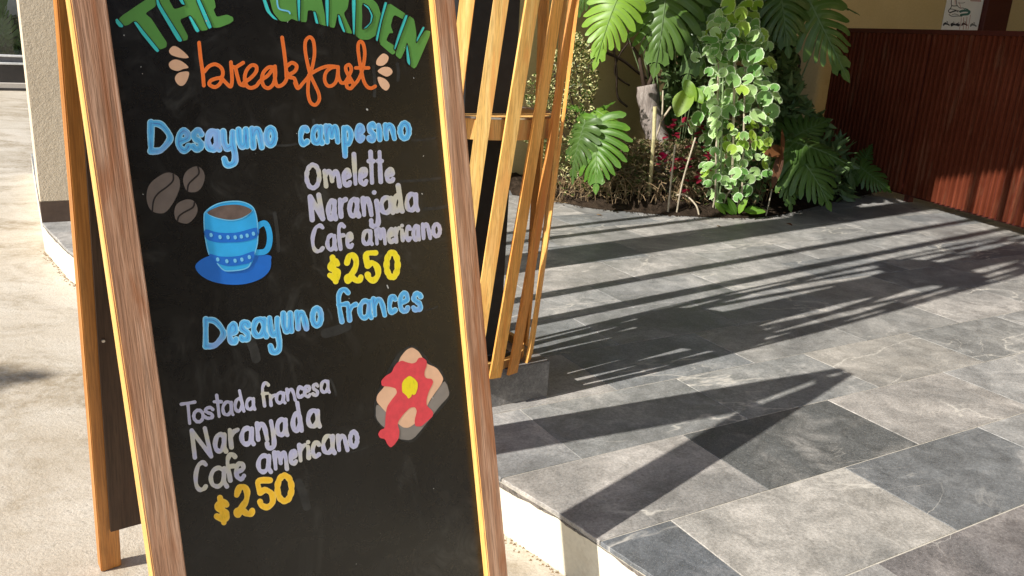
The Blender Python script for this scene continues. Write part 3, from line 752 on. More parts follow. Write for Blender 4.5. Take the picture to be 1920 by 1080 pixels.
word(L('Cafe', [(228, 370, 375, 672), (378, 505, 472, 656), (488, 585, 360, 650), (578, 668, 455, 632)]) + L('americano', [(740, 868, 425, 602), (872, 1002, 408, 597), (1000, 1086, 410, 582), (1068, 1142, 400, 577), (1132, 1182, 375, 562), (1178, 1256, 388, 560), (1250, 1348, 378, 557), (1343, 1458, 360, 542), (1450, 1556, 360, 522)]), 5.4, 540, 350, 19.5, mat=M['p_lav'], label='lavender painted words Cafe americano above the lemon price')
word(L('$250', [(395, 537, 688, 988), (560, 765, 668, 992), (762, 942, 633, 978), (968, 1138, 638, 946)]), 5.4, 540, 350, 29, mat=M['p_yel'], label='bright yellow painted price $250')
word(L('Desayuno', [(83, 272, 262, 524), (270, 368, 303, 492), (360, 464, 288, 468), (458, 604, 262, 442), (582, 708, 252, 568), (690, 802, 218, 402), (798, 918, 212, 382), (920, 1032, 178, 358)]), 4.174, 360, 530, 24, mat=M['p_blue'], label='blue painted word Desayuno, lower line')
word(L('frances', [(1118, 1240, 33, 325), (1200, 1302, 150, 312), (1293, 1422, 123, 294), (1400, 1528, 108, 274), (1525, 1608, 88, 254), (1608, 1708, 62, 244), (1712, 1808, 66, 232)]), 4.174, 360, 530, 20, mat=M['p_blue'], label='blue painted word frances')
word(L('Tostada', [(58, 168, 212, 372), (140, 222, 265, 362), (213, 285, 248, 338), (272, 340, 168, 327), (330, 418, 210, 316), (410, 488, 138, 292), (485, 560, 188, 280)]) + L('francesa', [(585, 648, 86, 258), (638, 692, 165, 254), (680, 756, 150, 238), (748, 824, 128, 220), (818, 870, 113, 202), (863, 920, 108, 196), (918, 970, 96, 188), (972, 1046, 74, 168)]), 3.484, 320, 690, 10.5, mat=M['p_lav'], label='thin lavender painted words Tostada francesa')
word(L('NaranJada', [(122, 282, 378, 600), (275, 376, 418, 558), (370, 452, 388, 532), (448, 556, 378, 512), (548, 645, 348, 482), (613, 692, 333, 538), (680, 776, 320, 452), (783, 870, 213, 424), (883, 988, 262, 396)]), 3.484, 320, 690, 15, mat=M['p_lav'], label='lavender painted word Naranjada, lower one')
word(L('Cafe', [(148, 243, 603, 808), (248, 380, 638, 787), (352, 434, 548, 748), (413, 492, 608, 738)]) + L('americano', [(558, 668, 558, 692), (663, 773, 538, 672), (768, 832, 528, 638), (826, 892, 488, 618), (882, 917, 470, 600), (913, 982, 472, 592), (982, 1084, 428, 568), (1078, 1168, 428, 550), (1158, 1232, 402, 528)]), 3.484, 320, 690, 14, mat=M['p_lav'], label='lavender painted words Cafe americano, lower line')
word(L('$250', [(283, 387, 828, 1028), (408, 552, 758, 982), (553, 688, 708, 928), (678, 808, 683, 888)]), 3.484, 320, 690, 19, mat=M['p_gold'], label='golden yellow painted price $250')
# breakfast, cursive
KA, KB = (5.142, 200, 0), (5.142, 500, 0)
cur = []
for pts in ([(890, 412), (905, 560), (925, 700), (936, 825)],
            [(942, 690), (985, 640), (1045, 620), (1100, 650), (1120, 700), (1105, 745), (1050, 758), (1000, 780), (990, 815), (1040, 840), (1085, 815), (1110, 770)],
            [(1105, 750), (1150, 800), (1195, 835), (1208, 770), (1203, 680), (1197, 600)], [(1205, 640), (1240, 650), (1275, 630), (1315, 605)],
            [(1240, 650), (1258, 730), (1285, 810), (1335, 825)],
            [(1320, 800), (1390, 750), (1440, 690), (1440, 640), (1395, 630), (1348, 680), (1330, 750), (1345, 820), (1385, 848), (1440, 830), (1480, 780), (1550, 730), (1590, 680)],
            [(1612, 650), (1560, 650), (1510, 700), (1495, 770), (1515, 830), (1560, 850), (1605, 810), (1625, 730), (1622, 640)],
            [(1622, 640), (1620, 740), (1640, 825), (1690, 820), (1730, 770), (1738, 700)], [(1690, 362), (1710, 500), (1726, 640), (1732, 740)],
            [(1735, 640), (1785, 605), (1830, 635), (1815, 685), (1755, 725), (1765, 745), (1805, 755), (1825, 800), (1840, 850)]):
    cur.append((catmull(cx(pts, *KA), 6), 3.5))
for pts in ([(270, 800), (300, 852), (350, 800), (400, 740), (435, 660), (460, 520), (450, 400), (415, 358), (375, 395), (370, 480), (390, 600), (420, 720), (465, 820), (500, 900), (505, 965), (468, 1012), (420, 985), (398, 900), (400, 800), (412, 720)],
            [(405, 725), (460, 690), (530, 655), (600, 638), (680, 645)], [(680, 645), (620, 655), (570, 700), (558, 770), (585, 825), (630, 825), (670, 780), (685, 700), (688, 645), (690, 730), (715, 795), (755, 798)],
            [(755, 798), (790, 735), (815, 670), (795, 625), (762, 645), (770, 695), (805, 755), (832, 810), (812, 852), (775, 840), (772, 800), (805, 790)],
            [(832, 830), (885, 765), (925, 660), (945, 520), (930, 425), (900, 400), (880, 445), (890, 560), (912, 680), (935, 780), (970, 838), (1010, 850), (1045, 832)], [(858, 655), (982, 655)]):
    cur.append((catmull(cx(pts, *KB), 6), 3.3))
on_board('lettering', raster_mesh('lettering', cur, board_map(0)), M['p_or'], 'orange cursive word breakfast')
# THE GARDEN
gr = [cx(p, *KA) for p in ([(105, 180), (170, 250), (210, 240), (262, 202), (400, 360), (510, 480), (575, 455), (580, 410), (500, 290), (430, 180), (370, 130), (475, 60), (482, -60), (400, -20)],
     [(500, 0), (490, -60), (600, -60), (600, 0), (650, 92), (760, 55), (690, -20), (700, -60), (852, -60), (860, 20), (975, 260), (970, 290), (905, 300), (800, 150), (700, 190), (785, 350), (775, 385), (730, 398)],
     [(890, -60), (1020, -60), (1045, 30), (1050, 70), (1030, 95), (1060, 165), (1160, 140), (1215, 165), (1222, 200), (1190, 225), (1090, 265), (1020, 270), (940, 120)])]
gr += [cx(p, *KB) for p in ([(15, -60), (285, -60), (295, 100), (315, 212), (240, 180), (200, 210), (130, 205), (60, 120)],
     [(325, 0), (400, -60), (520, -60), (530, 0), (585, 255), (500, 230), (440, 100), (395, 100), (385, 215), (322, 210)],
     [(600, -60), (800, -60), (780, 80), (740, 130), (830, 328), (760, 315), (680, 140), (655, 270), (600, 260)],
     [(862, -60), (960, -60), (1070, 40), (1112, 180), (1070, 330), (980, 385), (900, 380), (852, 340)],
     [(1158, 15), (1355, 145), (1330, 195), (1235, 145), (1215, 165), (1195, 250), (1220, 320), (1180, 320), (1150, 390), (1230, 440), (1240, 510), (1210, 530), (1072, 410)],
     [(1370, 150), (1420, 185), (1440, 300), (1445, 410), (1530, 290), (1578, 302), (1570, 350), (1445, 640), (1420, 662), (1385, 640), (1360, 420), (1290, 575), (1237, 530), (1300, 330)])]
def sm(P, k=.18):      # soften corners a little
    P = np.array(P); out = []
    for i in range(len(P)):
        a_, b_, c_ = P[i - 1], P[i], P[(i + 1) % len(P)]; out += [b_ + (a_ - b_) * k, b_ + (a_ - b_) * k * .3 + (c_ - b_) * k * .3, b_ + (c_ - b_) * k]
    return out
for i, P_ in enumerate(gr):
    on_board('letter', poly_mesh('letter', [sm(P_)], board_map(0 + (i % 2) * .3), smooth=False), M['p_green'], 'green block letter ' + 'THEGARDEN'[i])
on_board('letter_hole', poly_mesh('letter_hole', [sm(cx([(915, 35), (985, 90), (1005, 160), (985, 230), (915, 290), (920, 160)], *KB))], board_map(1.2), smooth=False), M['p_dark'])
cy = [cx(p, *KA) for p in ([(78, 190), (100, 175), (165, 250), (150, 270), (118, 265), (85, 225)], [(252, 212), (285, 206), (400, 350), (512, 488), (490, 510), (465, 495), (330, 330)],
     [(470, -10), (497, -10), (520, 50), (735, 392), (710, 410), (680, 400), (480, 60)], [(780, 158), (810, 152), (900, 300), (875, 318), (850, 305)], [(678, -20), (725, -20), (758, 52), (718, 45)],
     [(845, -30), (888, -30), (1020, 265), (985, 285), (965, 260)], [(1490, -20), (1530, -20), (1580, 120), (1660, 205), (1600, 185), (1530, 110)])]
cy += [cx(p, *KB) for p in ([(285, -20), (325, -20), (318, 212), (300, 205)], [(440, 108), (470, 112), (503, 238), (465, 228)], [(555, -20), (600, -20), (595, 262), (570, 252)],
     [(680, 138), (702, 145), (762, 318), (732, 312), (690, 220)], [(925, 30), (980, 60), (1025, 150), (1010, 220), (960, 275), (915, 286), (990, 220), (1000, 150), (975, 90), (930, 50)],
     [(812, -20), (860, -20), (848, 342), (825, 330)], [(1130, 15), (1165, 22), (1110, 200), (1068, 410), (1042, 385), (1090, 180)],
     [(1330, 140), (1365, 145), (1235, 492), (1220, 470), (1260, 330)], [(1500, 250), (1527, 265), (1440, 422), (1438, 380)], [(1352, 408), (1385, 600), (1378, 642), (1345, 600), (1338, 470)])]
on_board('letter_shade', poly_mesh('letter_shade', [sm(p) for p in cy], board_map(2.2), smooth=False), M['p_cyan'], 'turquoise side strokes of the block letters')['kind'] = 'stuff'
on_board('letter_outline', raster_mesh('letter_outline', [(np.array(list(map(tuple, sm(p))) + [tuple(sm(p)[0])]), 0.75) for p in cy], board_map(2.8), 0.6), M['p_dark'], 'thin black outlines round the turquoise strokes')['kind'] = 'stuff'
on_board('letter_line', raster_mesh('letter_line', [(catmull(cx([(95, -20), (105, 60), (130, 92), (205, 110), (222, 132)], *KB), 5), 1.5)], board_map(2.3)), M['p_cuprim'])
for P_ in [cx(p, *KA) for p in ([(600, 490), (640, 445), (700, 465), (785, 543), (770, 562), (700, 555), (625, 530)], [(600, 610), (650, 575), (720, 590), (788, 648), (740, 665), (680, 685), (615, 660)], [(658, 745), (700, 700), (787, 692), (785, 750), (752, 812), (710, 828), (670, 795)])] + \
          [cx(p, *KB) for p in ([(1058, 622), (1065, 570), (1120, 517), (1172, 545), (1160, 600), (1110, 635)], [(1070, 685), (1120, 648), (1185, 652), (1212, 698), (1165, 738), (1110, 720)], [(1072, 742), (1145, 765), (1185, 825), (1155, 873), (1110, 850), (1080, 800)])]:
    on_board('petal', poly_mesh('petal', [P_], board_map(0)), M['p_peach'])
# cup
K5 = (4.154, 260, 300)
def pm(name, P_, lay, mat, label=None, n=5): return on_board(name, poly_mesh(name, [cx(p, *K5) for p in P_], board_map(lay), n), mat, label)
pm('saucer', [[(440, 830), (480, 780), (560, 745), (700, 735), (1000, 738), (1030, 785), (1018, 860), (950, 925), (830, 965), (700, 970), (570, 945), (480, 895)]], 0, M['p_sauc'], 'dark blue painted saucer')
on_board('cup_handle', raster_mesh('cup_handle', [(catmull(cx([(915, 530), (950, 500), (985, 495), (1010, 540), (1020, 610), (1008, 680), (975, 715), (900, 720)], *K5), 6), 5.4)], board_map(1)), M['p_cup'], 'pale blue painted handle')
pm('cup', [[(504, 450), (520, 398), (600, 345), (700, 321), (800, 323), (880, 358), (912, 420), (927, 520), (926, 640), (902, 740), (865, 825), (790, 858), (690, 867), (650, 852), (600, 790), (540, 730), (513, 600)]], 2, M['p_cup'], 'blue painted coffee cup')
on_board('cup_outline', raster_mesh('cup_outline', [(catmull(cx(p, *K5), 6), 1.1) for p in ([(545, 735), (516, 600), (507, 450), (522, 400), (600, 347), (700, 324), (800, 326), (878, 360), (910, 420), (924, 520), (923, 640), (900, 735)], [(530, 412), (590, 446), (680, 467), (750, 467), (825, 442), (882, 394)], [(610, 805), (650, 850), (690, 864), (790, 856), (850, 835), (870, 800)])], board_map(3)), M['p_cuprim'])
pm('coffee', [[(532, 410), (600, 370), (680, 352), (790, 352), (878, 392), (820, 440), (750, 463), (680, 463), (590, 443)]], 3.4, M['p_coffee'], 'brown painted coffee')
pm('cup_band', [[(516, 542), (620, 565), (760, 565), (921, 527), (922, 598), (830, 633), (720, 642), (600, 640), (522, 610)], [(545, 732), (640, 752), (780, 747), (898, 712), (880, 790), (800, 815), (700, 826), (612, 802)]], 3, M['p_sauc'], 'dark blue painted bands')
on_board('cup_dots', raster_mesh('cup_dots', [(cx([p, (p[0] + 2, p[1] + 8)], *K5), 2.9) for p in ((560, 580), (630, 596), (692, 597), (748, 598), (796, 592), (841, 584), (890, 570), (612, 770), (683, 784), (747, 780), (800, 771), (858, 752))], board_map(4), 0.6), M['p_cuprim'])['kind'] = 'stuff'
for P_, cr_ in (([(60, 280), (85, 190), (160, 125), (235, 97), (300, 125), (320, 170), (315, 230), (270, 330), (205, 408), (130, 410), (80, 370)], [(268, 112), (267, 160), (225, 205), (150, 262), (115, 320), (105, 408)]),
                ([(345, 155), (370, 90), (430, 52), (480, 60), (512, 110), (505, 180), (470, 235), (420, 252), (370, 235)], [(461, 55), (468, 105), (425, 150), (388, 190), (378, 246)]),
                ([(277, 400), (300, 340), (370, 308), (430, 320), (458, 380), (440, 440), (390, 490), (340, 492), (290, 465)], [(434, 330), (420, 370), (350, 410), (312, 440), (302, 475)])):
    pm('coffee_bean', [P_], 0, M['p_brown'])
    on_board('bean_line', raster_mesh('bean_line', [(catmull(cx(cr_, *K5), 6), 1.5)], board_map(1), 0.6), M['p_dark'])
# toast
KT = (4.695, 670, 630)
def tm(name, P_, lay, mat, label=None): return on_board(name, poly_mesh(name, [sm(cx(p, *KT), .25) for p in P_], board_map(lay), smooth=False), mat, label)
tm('toast_halo', [[(140, 560), (345, 150), (480, 70), (585, 150), (640, 235), (735, 285), (785, 390), (828, 535), (625, 775), (495, 945), (375, 920), (150, 755)]], 0, M['p_smudge'])  # dull halo drawn round the toast
tm('toast_side', [[(162, 590), (250, 660), (340, 760), (440, 800), (500, 780), (620, 600), (760, 388), (790, 430), (813, 520), (720, 620), (600, 780), (480, 920), (350, 905), (160, 740)]], 1, M['p_grey'], 'grey painted side of the toast')
tm('toast', [[(365, 215), (380, 180), (430, 120), (480, 98), (540, 135), (600, 240), (700, 280), (757, 370), (740, 420), (640, 560), (600, 640), (520, 760), (450, 808), (400, 805), (340, 760), (250, 670), (165, 580), (170, 520), (240, 440), (330, 300)]], 2, M['p_peach'], 'peach painted slice of toast')
tm('jam', [[(350, 232), (390, 215), (430, 230), (480, 243), (515, 230), (535, 192), (570, 188), (608, 215), (608, 260), (588, 310), (588, 352), (605, 372), (650, 375), (668, 405), (625, 490), (605, 560), (607, 612), (662, 660), (664, 705), (600, 760), (560, 795), (505, 795), (500, 740), (522, 660), (505, 625), (460, 630), (400, 690), (348, 765), (370, 840), (360, 905), (320, 960), (290, 982), (262, 955), (240, 905), (195, 897), (178, 862), (200, 825), (240, 812), (245, 700), (258, 620), (300, 560), (348, 500), (335, 460), (280, 445), (212, 440), (205, 395), (245, 350), (300, 320), (320, 270)]], 3, M['p_red'], 'red painted jam')
tm('butter', [[(455, 346), (500, 375), (528, 410), (528, 455), (510, 510), (490, 520), (478, 508), (470, 535), (445, 552), (430, 525), (412, 510), (390, 490), (388, 420), (405, 385)]], 4, M['p_yel'], 'yellow painted butter pat')
# wiped smudges
smd = [((588, 225), (590, 262), 3), ((600, 232), (602, 260), 2), ((700, 125), (702, 180), 3), ((745, 120), (746, 150), 3), ((520, 273), (556, 270), 2.2), ((773, 263), (815, 259), 2), ((752, 340), (825, 334), 2.5), ((795, 392), (838, 387), 3), ((515, 400), (522, 470), 3.5), ((610, 625), (650, 612), 9), ((615, 580), (622, 598), 2), ((470, 640), (480, 672), 9), ((648, 850), (690, 838), 1.3), ((790, 583), (820, 575), 1.3), ((560, 905), (575, 950), 8), ((620, 712), (630, 740), 2.2)]
on_board('smudges', raster_mesh('smudges', [(catmull([a_, ((a_[0] + b_[0]) / 2 + 1.5, (a_[1] + b_[1]) / 2 + 1), b_], 4), r_) for a_, b_, r_ in smd], board_map(-1)), M['p_smudge'])['kind'] = 'stuff'
M['p_dust'] = plain('pale_dust_speck', (0.5, 0.5, 0.47), 0.8)
rs = random.Random(4); sp = []
for k in range(22):
    v0 = rs.uniform(20, 1060); u0 = rs.uniform(210 + v0 * .145, 800 + v0 * .09); sp.append(([(u0, v0), (u0 + rs.uniform(-1, 1), v0 + rs.uniform(-1, 2))], rs.choice([.5, .6, .7, 1.1])))
sp += [([(232, 66), (232, 67)], .9), ([(687, 205), (688, 206)], 1.6), ([(725, 535), (727, 540)], 1.2), ([(790, 363), (791, 364)], 1.0)]
on_board('specks', raster_mesh('specks', sp, board_map(4.5), 0.5), M['p_dust'])['kind'] = 'stuff'

# ------------------------------------------------------------------ slatted wooden pillar on a slate plinth
TC = Vector((-0.125, 2.262, 0))
pc = Vector((0.121, 2.214, 0)) - A * 0.21 - B * 0.21
tower = thing('slatted_pillar', 'round pillar of upright honey coloured wooden slats behind the menu board', 'pillar', (TC.x, TC.y, 0.10))
MT = Matrix.Rotation(TH, 4, 'Z'); off = pc - TC
pln = link('plinth', box('plinth', -0.21, 0.21, -0.21, 0.21, -0.012, 0.10, 0.002, 2), mats=M['tile']); pln.matrix_world = Matrix.Translation(pc + Z * 0.012) @ MT
pln.color = (0.17, 0.165, 0.16, 1); pln.name = 'slate_plinth'; tag(pln, 'low dark slate plinth under the slatted wooden pillar', 'plinth')
NS = 18
def tw_r(z): return 0.190 + 0.058 * min(1, max(0, z - 0.0) / 1.0) ** 0.8 if z < 1.0 else 0.248
def tw_a(z): return math.radians(22.5) * z
def slat_mesh():
    vs = []; fs = []; hw = 0.0175; th = 0.004
    zs = [0.0, 0.03, 0.08, 0.15, 0.25, 0.4, 0.55, 0.7, 0.85, 1.0, 1.2, 1.5, 1.9, 2.3, 2.8, 3.3, 3.5]
    for z in zs:
        r = tw_r(z); a_ = tw_a(z)
        c_ = Vector((math.cos(a_), math.sin(a_), 0)); t_ = Vector((-math.sin(a_), math.cos(a_), 0))
        for (sx, sr) in ((-hw, -th), (hw, -th), (hw, th), (-hw, th)):
            p = c_ * (r + sr) + t_ * sx; vs.append((p.x, p.y, z))
    for i in range(len(zs) - 1):
        for k in range(4): fs.append((i * 4 + k, i * 4 + (k + 1) % 4, i * 4 + 4 + (k + 1) % 4, i * 4 + 4 + k))
    fs += [(3, 2, 1, 0), tuple((len(zs) - 1) * 4 + k for k in range(4))]
    return mesh('slat', vs, fs)
sme = slat_mesh(); sme.materials.append(M['slat'])
# angle of base: S4 foot at px (927,705) is 22 deg right of the line to the camera
to_cam = math.atan2(EYE.y - TC.y, EYE.x - TC.x)
ANG = [69, 44, 26, 7, -11, -29] + [-29 - 21.8 * k for k in (1, 2, 3, 4, 5, 6, 7, 8, 10, 11)]
for k, an_ in enumerate(ANG):
    s_ = child('slat', sme, tower, None, Matrix.Rotation(to_cam + math.radians(an_), 4, 'Z')); s_.color = (*[(0.97, .80, .62), (.90, .62, .42), (1.0, .80, .58), (1, .96, .86), (1, 1, .95), (1, .98, .9)][k if k < 6 else k % 6], 1)
def ring(name, r0, r1, z0, z1, n=36):
    vs = []; fs = []
    for k in range(n):
        a_ = 2 * math.pi * k / n
        for r, z in ((r0, z0), (r1, z0), (r1, z1), (r0, z1)): vs.append((r * math.cos(a_), r * math.sin(a_), z))
    for k in range(n):
        q = (k + 1) % n
        for m in range(4): fs.append((k * 4 + m, q * 4 + m, q * 4 + (m + 1) % 4, k * 4 + (m + 1) % 4))
    return mesh(name, vs, fs)
child('foot_ring', ring('foot_ring', 0.155, 0.171, 0.001, 0.035), tower, M['slat'])
child('shelf_ring', ring('shelf_ring', 0.02, 0.214, 0.645, 0.695), tower, M['slat'])
child('shelf_band', ring('shelf_band', 0.205, 0.2165, 0.6955, 0.700), tower, M['steel'])
child('shelf_ring', ring('shelf_ring', 0.03, 0.232, 1.9, 1.95), tower, M['slat'])
child('core_post', box('core_post', -0.075, 0.075, -0.075, 0.075, 0.0, 3.5, 0.003), tower, M['black_post'], Matrix.Rotation(TH, 4, 'Z'))
child('core_foot', box('core_foot', -0.11, 0.11, -0.11, 0.11, 0.001, 0.018, 0.003), tower, M['black_post'], Matrix.Rotation(TH, 4, 'Z'))

# posts of the canopy, hidden behind the board but throwing the stripes
def post(t, wdt_, s, label, mat, name='canopy_post', grp=None):
    p = st_(s, t); me = box(name, -wdt_ / 2, wdt_ / 2, -wdt_ / 2, wdt_ / 2, 0.0, TOPZ - 0.001, 0.003)
    o = link(name, me, mats=mat); o.location = (p.x, p.y, 0); o.rotation_euler = (0, 0, SAZ); tag(o, label, 'post', grp); return o
for t, w_, s, lb in ((-2.197, .066, 1.15, 'slim dark post nearest the slatted pillar'), (-2.434, .062, 1.15, 'second slim dark post behind the board'), (-2.868, .262, 1.15, 'broad black post behind the board'),
                     (-3.185, .055, 1.15, 'slim dark post beyond the broad black one'), (-3.362, .05, 1.15, 'farthest slim dark post behind the board')):
    post(t, w_, s, lb, M['black_post'])

# unseen canopy, its front edge shaped to set the shade line at the rear
SE = 6.02 - TOPZ / math.tan(SEL)
cp = [st_(SE, -4.6), st_(SE, 0.6), st_(SE + 9, 0.6), st_(SE + 9, -4.6)]
cano = link('canopy', prism('canopy', cp, TOPZ, TOPZ + 0.16), mats=M['ceil']); tag(cano, 'unseen flat dark canopy, edge shaped to shade the planted bed and screen', 'canopy')
# far right garden wall out of the picture closes the court
rw, _ = slab('court_wall', Vector((4.6, 9.5, 0)), PD, 12, 0.2, -0.1, TOPZ, M['wall']); tag(rw, 'ochre wall beyond the corrugated screen', 'wall')

# ------------------------------------------------------------------ poster
post_o = thing('scooter_poster', 'white poster with ink sketch and small scooters above the corrugated screen', 'poster', M=Mpo)
child('sheet', box('sheet', 0, wdt, 0.0, 0.003, 0, hgt, 0), post_o, plain('poster_paper', (0.85, 0.84, 0.83), 0.6, 0.3, 0.04, 8))
Mpi = Mpo.inverted()
def poster_map(off):
    mi = np.array(Mpi)
    p0 = np.array(Mpo @ Vector((0, 0.003 + off, 0))); nn = np.array(NW)
    def f(px):
        px = np.asarray(px, float); d = _cf + np.outer((px[:, 0] - 960) / F_PX, _cr) - np.outer((px[:, 1] - 540) / F_PX, _cu)
        t = ((p0 - _e) @ nn) / (d @ nn); P_ = _e + d * t[:, None]; return (np.hstack([P_, np.ones((len(P_), 1))]) @ mi.T)[:, :3]
    return f
def ink(name, strokes, mat, off, step=0.5, s=10.667):
    o = child(name, raster_mesh(name, [(catmull(cx(p, s, 1740, 0), 4) if len(p) > 2 else cx(p, s, 1740, 0), r / s) for p, r in strokes], poster_map(off), step), post_o, mat); return o
INK = plain('black_ink', (0.03, 0.03, 0.04), 0.7); TEAL = plain('teal_ink', (0.05, 0.16, 0.14), 0.7); REDI = plain('red_ink', (0.42, 0.12, 0.10), 0.7)
ink('sketch_lines', [([(480, -200), (470, 0), (475, 110), (590, 115)], 8), ([(560, -200), (565, 20), (580, 110)], 7), ([(470, 120), (450, 170), (410, 210), (430, 250), (500, 225), (560, 200)], 8), ([(590, 120), (640, 160), (700, 160), (740, 190)], 6), ([(440, 260), (500, 235), (600, 215), (650, 250)], 8), ([(420, 290), (480, 325), (600, 320), (680, 325)], 7), ([(430, 180), (520, 190), (600, 240)], 6), ([(480, 290), (540, 280), (610, 300)], 5), ([(600, 60), (700, 60), (740, 45)], 4)], INK, 0.0005)
ink('sketch_wash', [([(650, 230), (700, 215), (790, 215), (830, 235), (800, 280), (720, 290), (660, 300)], 22), ([(740, 170), (800, 190)], 8)], TEAL, 0.0009)
ink('sketch_legs', [([(535, -200), (545, 90)], 5), ([(620, 40), (660, 170)], 4), ([(665, 350), (660, 440), (625, 590)], 4), ([(715, 350), (705, 590)], 5), ([(780, 340), (760, 590)], 5), ([(850, 300), (800, 590)], 4)], REDI, 0.0007)['kind'] = 'stuff'
def scoot(x, y, k=1.0):
    f = lambda P_: [(x + a_ * k, y + b_ * k) for a_, b_ in P_]
    return [(f([(-48, 22), (-20, 8), (18, 12), (45, 22)]), 11 * k), (f([(28, 10), (18, -34), (6, -40)]), 5 * k), (f([(-40, 2), (-14, -12), (2, -8)]), 10 * k), (f([(-45, 28)]), 12 * k), (f([(48, 28)]), 12 * k)]
ink('scooter_drawing', scoot(365, 470, 1.15), INK, 0.0006); ink('scooter_drawing', scoot(545, 480, 1.5)[:1] + scoot(500, 475, .9) + scoot(600, 480, .9), INK, 0.0006)
ink('scooter_drawing', scoot(728, 475, 1.1), plain('brown_ink', (0.09, 0.04, 0.035), 0.7), 0.0011); ink('scooter_drawing', scoot(905, 490, 1.15), plain('grey_ink', (0.14, 0.15, 0.15), 0.7), 0.0006)
ink('red_stamp', [([(850, -10 + k * 14), (1060, 2 + k * 14)], 4) for k in range(-3, 3)], REDI, 0.0006)

# ------------------------------------------------------------------ plants
rp = random.Random(21)
def with_rim(me, vals):
    at = me.attributes.new('rim', 'FLOAT', 'POINT'); at.data.foreach_set('value', np.array(vals, dtype=np.float32)); return me
def phil_leaf_mesh(Lh, W, nl=9, sag=0.18, curl=0.25, seed=0, frond=False):
    """broad split leaf: midrib along +Y, segments fan out from it and are parted by narrow slits"""
    r = random.Random(seed * 7 + 3); vs = []; fs = []; rim = []
    bw = r.uniform(-.5, .5)
    def mid(t): return Vector((0.03 * Lh * math.sin(t * 2.6 + seed) + bw * .04 * Lh * t * t, Lh * t, 0))
    def shape(p, lat):
        tt = p.y / Lh
        p.z += -sag * Lh * tt * abs(tt) * 1.1 - curl * abs(lat) ** 1.7 / max(W * .5, 1e-6) ** .7 * .55
        p.z += 0.012 * Lh * math.sin(tt * 23 + seed) * min(1, abs(lat) / (W * .25))
        return p
    ss = (0, .16, .34, .5, .66, .82, .93, 1.0)
    for sd in (-1, 1):
        bt = []; 
        for i in range(nl + 1):
            q = i / nl
            t = .01 + .84 * q ** 1.05; th = math.radians(-42 + (104 if not frond else 95) * q ** .75 + r.uniform(-3, 3))
            ln = W * .5 * (.80 + .28 * math.sin(math.pi * min(1, q * 1.1 + .05)) - .38 * q ** 2.2) * r.uniform(.92, 1.06)
            bt.append((t, th, ln))
        for i in range(nl):
            (t0, h0, l0), (t1, h1, l1) = bt[i], bt[i + 1]; split = r.uniform(.12, .42); gw = r.uniform(.18, .42) if not frond else .3; ext = r.uniform(1.0, 1.1); dz = r.uniform(-.05, .02) * W
            o_ = len(vs); lift = r.uniform(.01, .035) * W
            for s in ss:
                def bp(t, h, l):
                    hh = h + .28 * s; return mid(t) + Vector((sd * math.cos(hh) * l * s, math.sin(hh) * l * s, 0))
                a_ = bp(t0, h0, l0); b_ = bp(t1, h1, l1); c_ = (a_ + b_) / 2
                g_ = 0 if s <= split else gw * ((s - split) / (1 - split)) ** .6
                if s > .9: g_ = max(g_, .30 if s < .99 else .72)
                if s == 1.0: c_ = mid((t0 + t1) / 2) + (c_ - mid((t0 + t1) / 2)) * (1.03 * ext)
                a_ = a_.lerp(c_, g_); b_ = b_.lerp(c_, g_)
                if s == 0: a_ = mid(t0); b_ = mid(t1); c_ = mid((t0 + t1) / 2)
                for p, k in ((a_, 0), (c_, 1), (b_, 0)):
                    lat = (p - mid(p.y / Lh)).x; p = shape(p.copy(), lat); p.z += (lift * math.sin(math.pi * min(1, s * 1.1)) if k else 0) + dz * s * s; vs.append(p); rim.append(.03 if s == 0 or (k and s < .85) else .4 + .5 * s)
            for k in range(len(ss) - 1):
                for e in (0, 1):
                    f = (o_ + k * 3 + e, o_ + k * 3 + 3 + e, o_ + k * 3 + 4 + e, o_ + k * 3 + 1 + e); fs.append(f if sd > 0 else f[::-1])
    o_ = len(vs); hw = W * .13
    tip = [(-.0, .83, 1), (-hw * .9, .90, 0), (-hw * 1.15, .99, 0), (-hw * .75, 1.03, 0), (-hw * .5, 1.00, 0), (-hw * .42, 1.09, 0), (0, 1.17, 1), (hw * .42, 1.10, 0), (hw * .5, 1.0, 0), (hw * .8, 1.04, 0), (hw * 1.15, .98, 0), (hw * .9, .90, 0), (0, 1.0, 1)]
    for x, t, k in tip: vs.append(shape(mid(t) + Vector((x, 0, 0)), x)); rim.append(.03 if k else .6)
    for k in range(11): fs.append((o_ + 12, o_ + k + 1 if k < 11 else o_, o_ + k))
    fs.append((o_ + 12, o_, o_ + 11))
    # raised midrib
    o_ = len(vs); m_ = 9
    for k in range(m_ + 1):
        t = 1.05 * k / m_; wv = .011 * Lh * (1 - .8 * k / m_)
        for x, z in ((-wv, 0), (0, .010 * Lh), (wv, 0)): p = shape(mid(t) + Vector((x, 0, 0)), 0); p.z += z + .004 * Lh; vs.append(p); rim.append(0.0)
    for k in range(m_):
        for e in (0, 1): fs.append((o_ + k * 3 + e, o_ + k * 3 + e + 1, o_ + k * 3 + 4 + e, o_ + k * 3 + 3 + e))
    return with_rim(mesh('leaf', vs, fs, True), rim)
def orient(base, tip, face):
    y = (tip - base).normalized(); z = (face - y * face.dot(y)).normalized(); x = y.cross(z)
    return Matrix(((x.x, y.x, z.x, base.x), (x.y, y.y, z.y, base.y), (x.z, y.z, z.z, base.z), (0, 0, 0, 1)))
def fewer(n): return max(5, n - 1)
VIEW = Vector((0, -1, 0.12)).normalized()
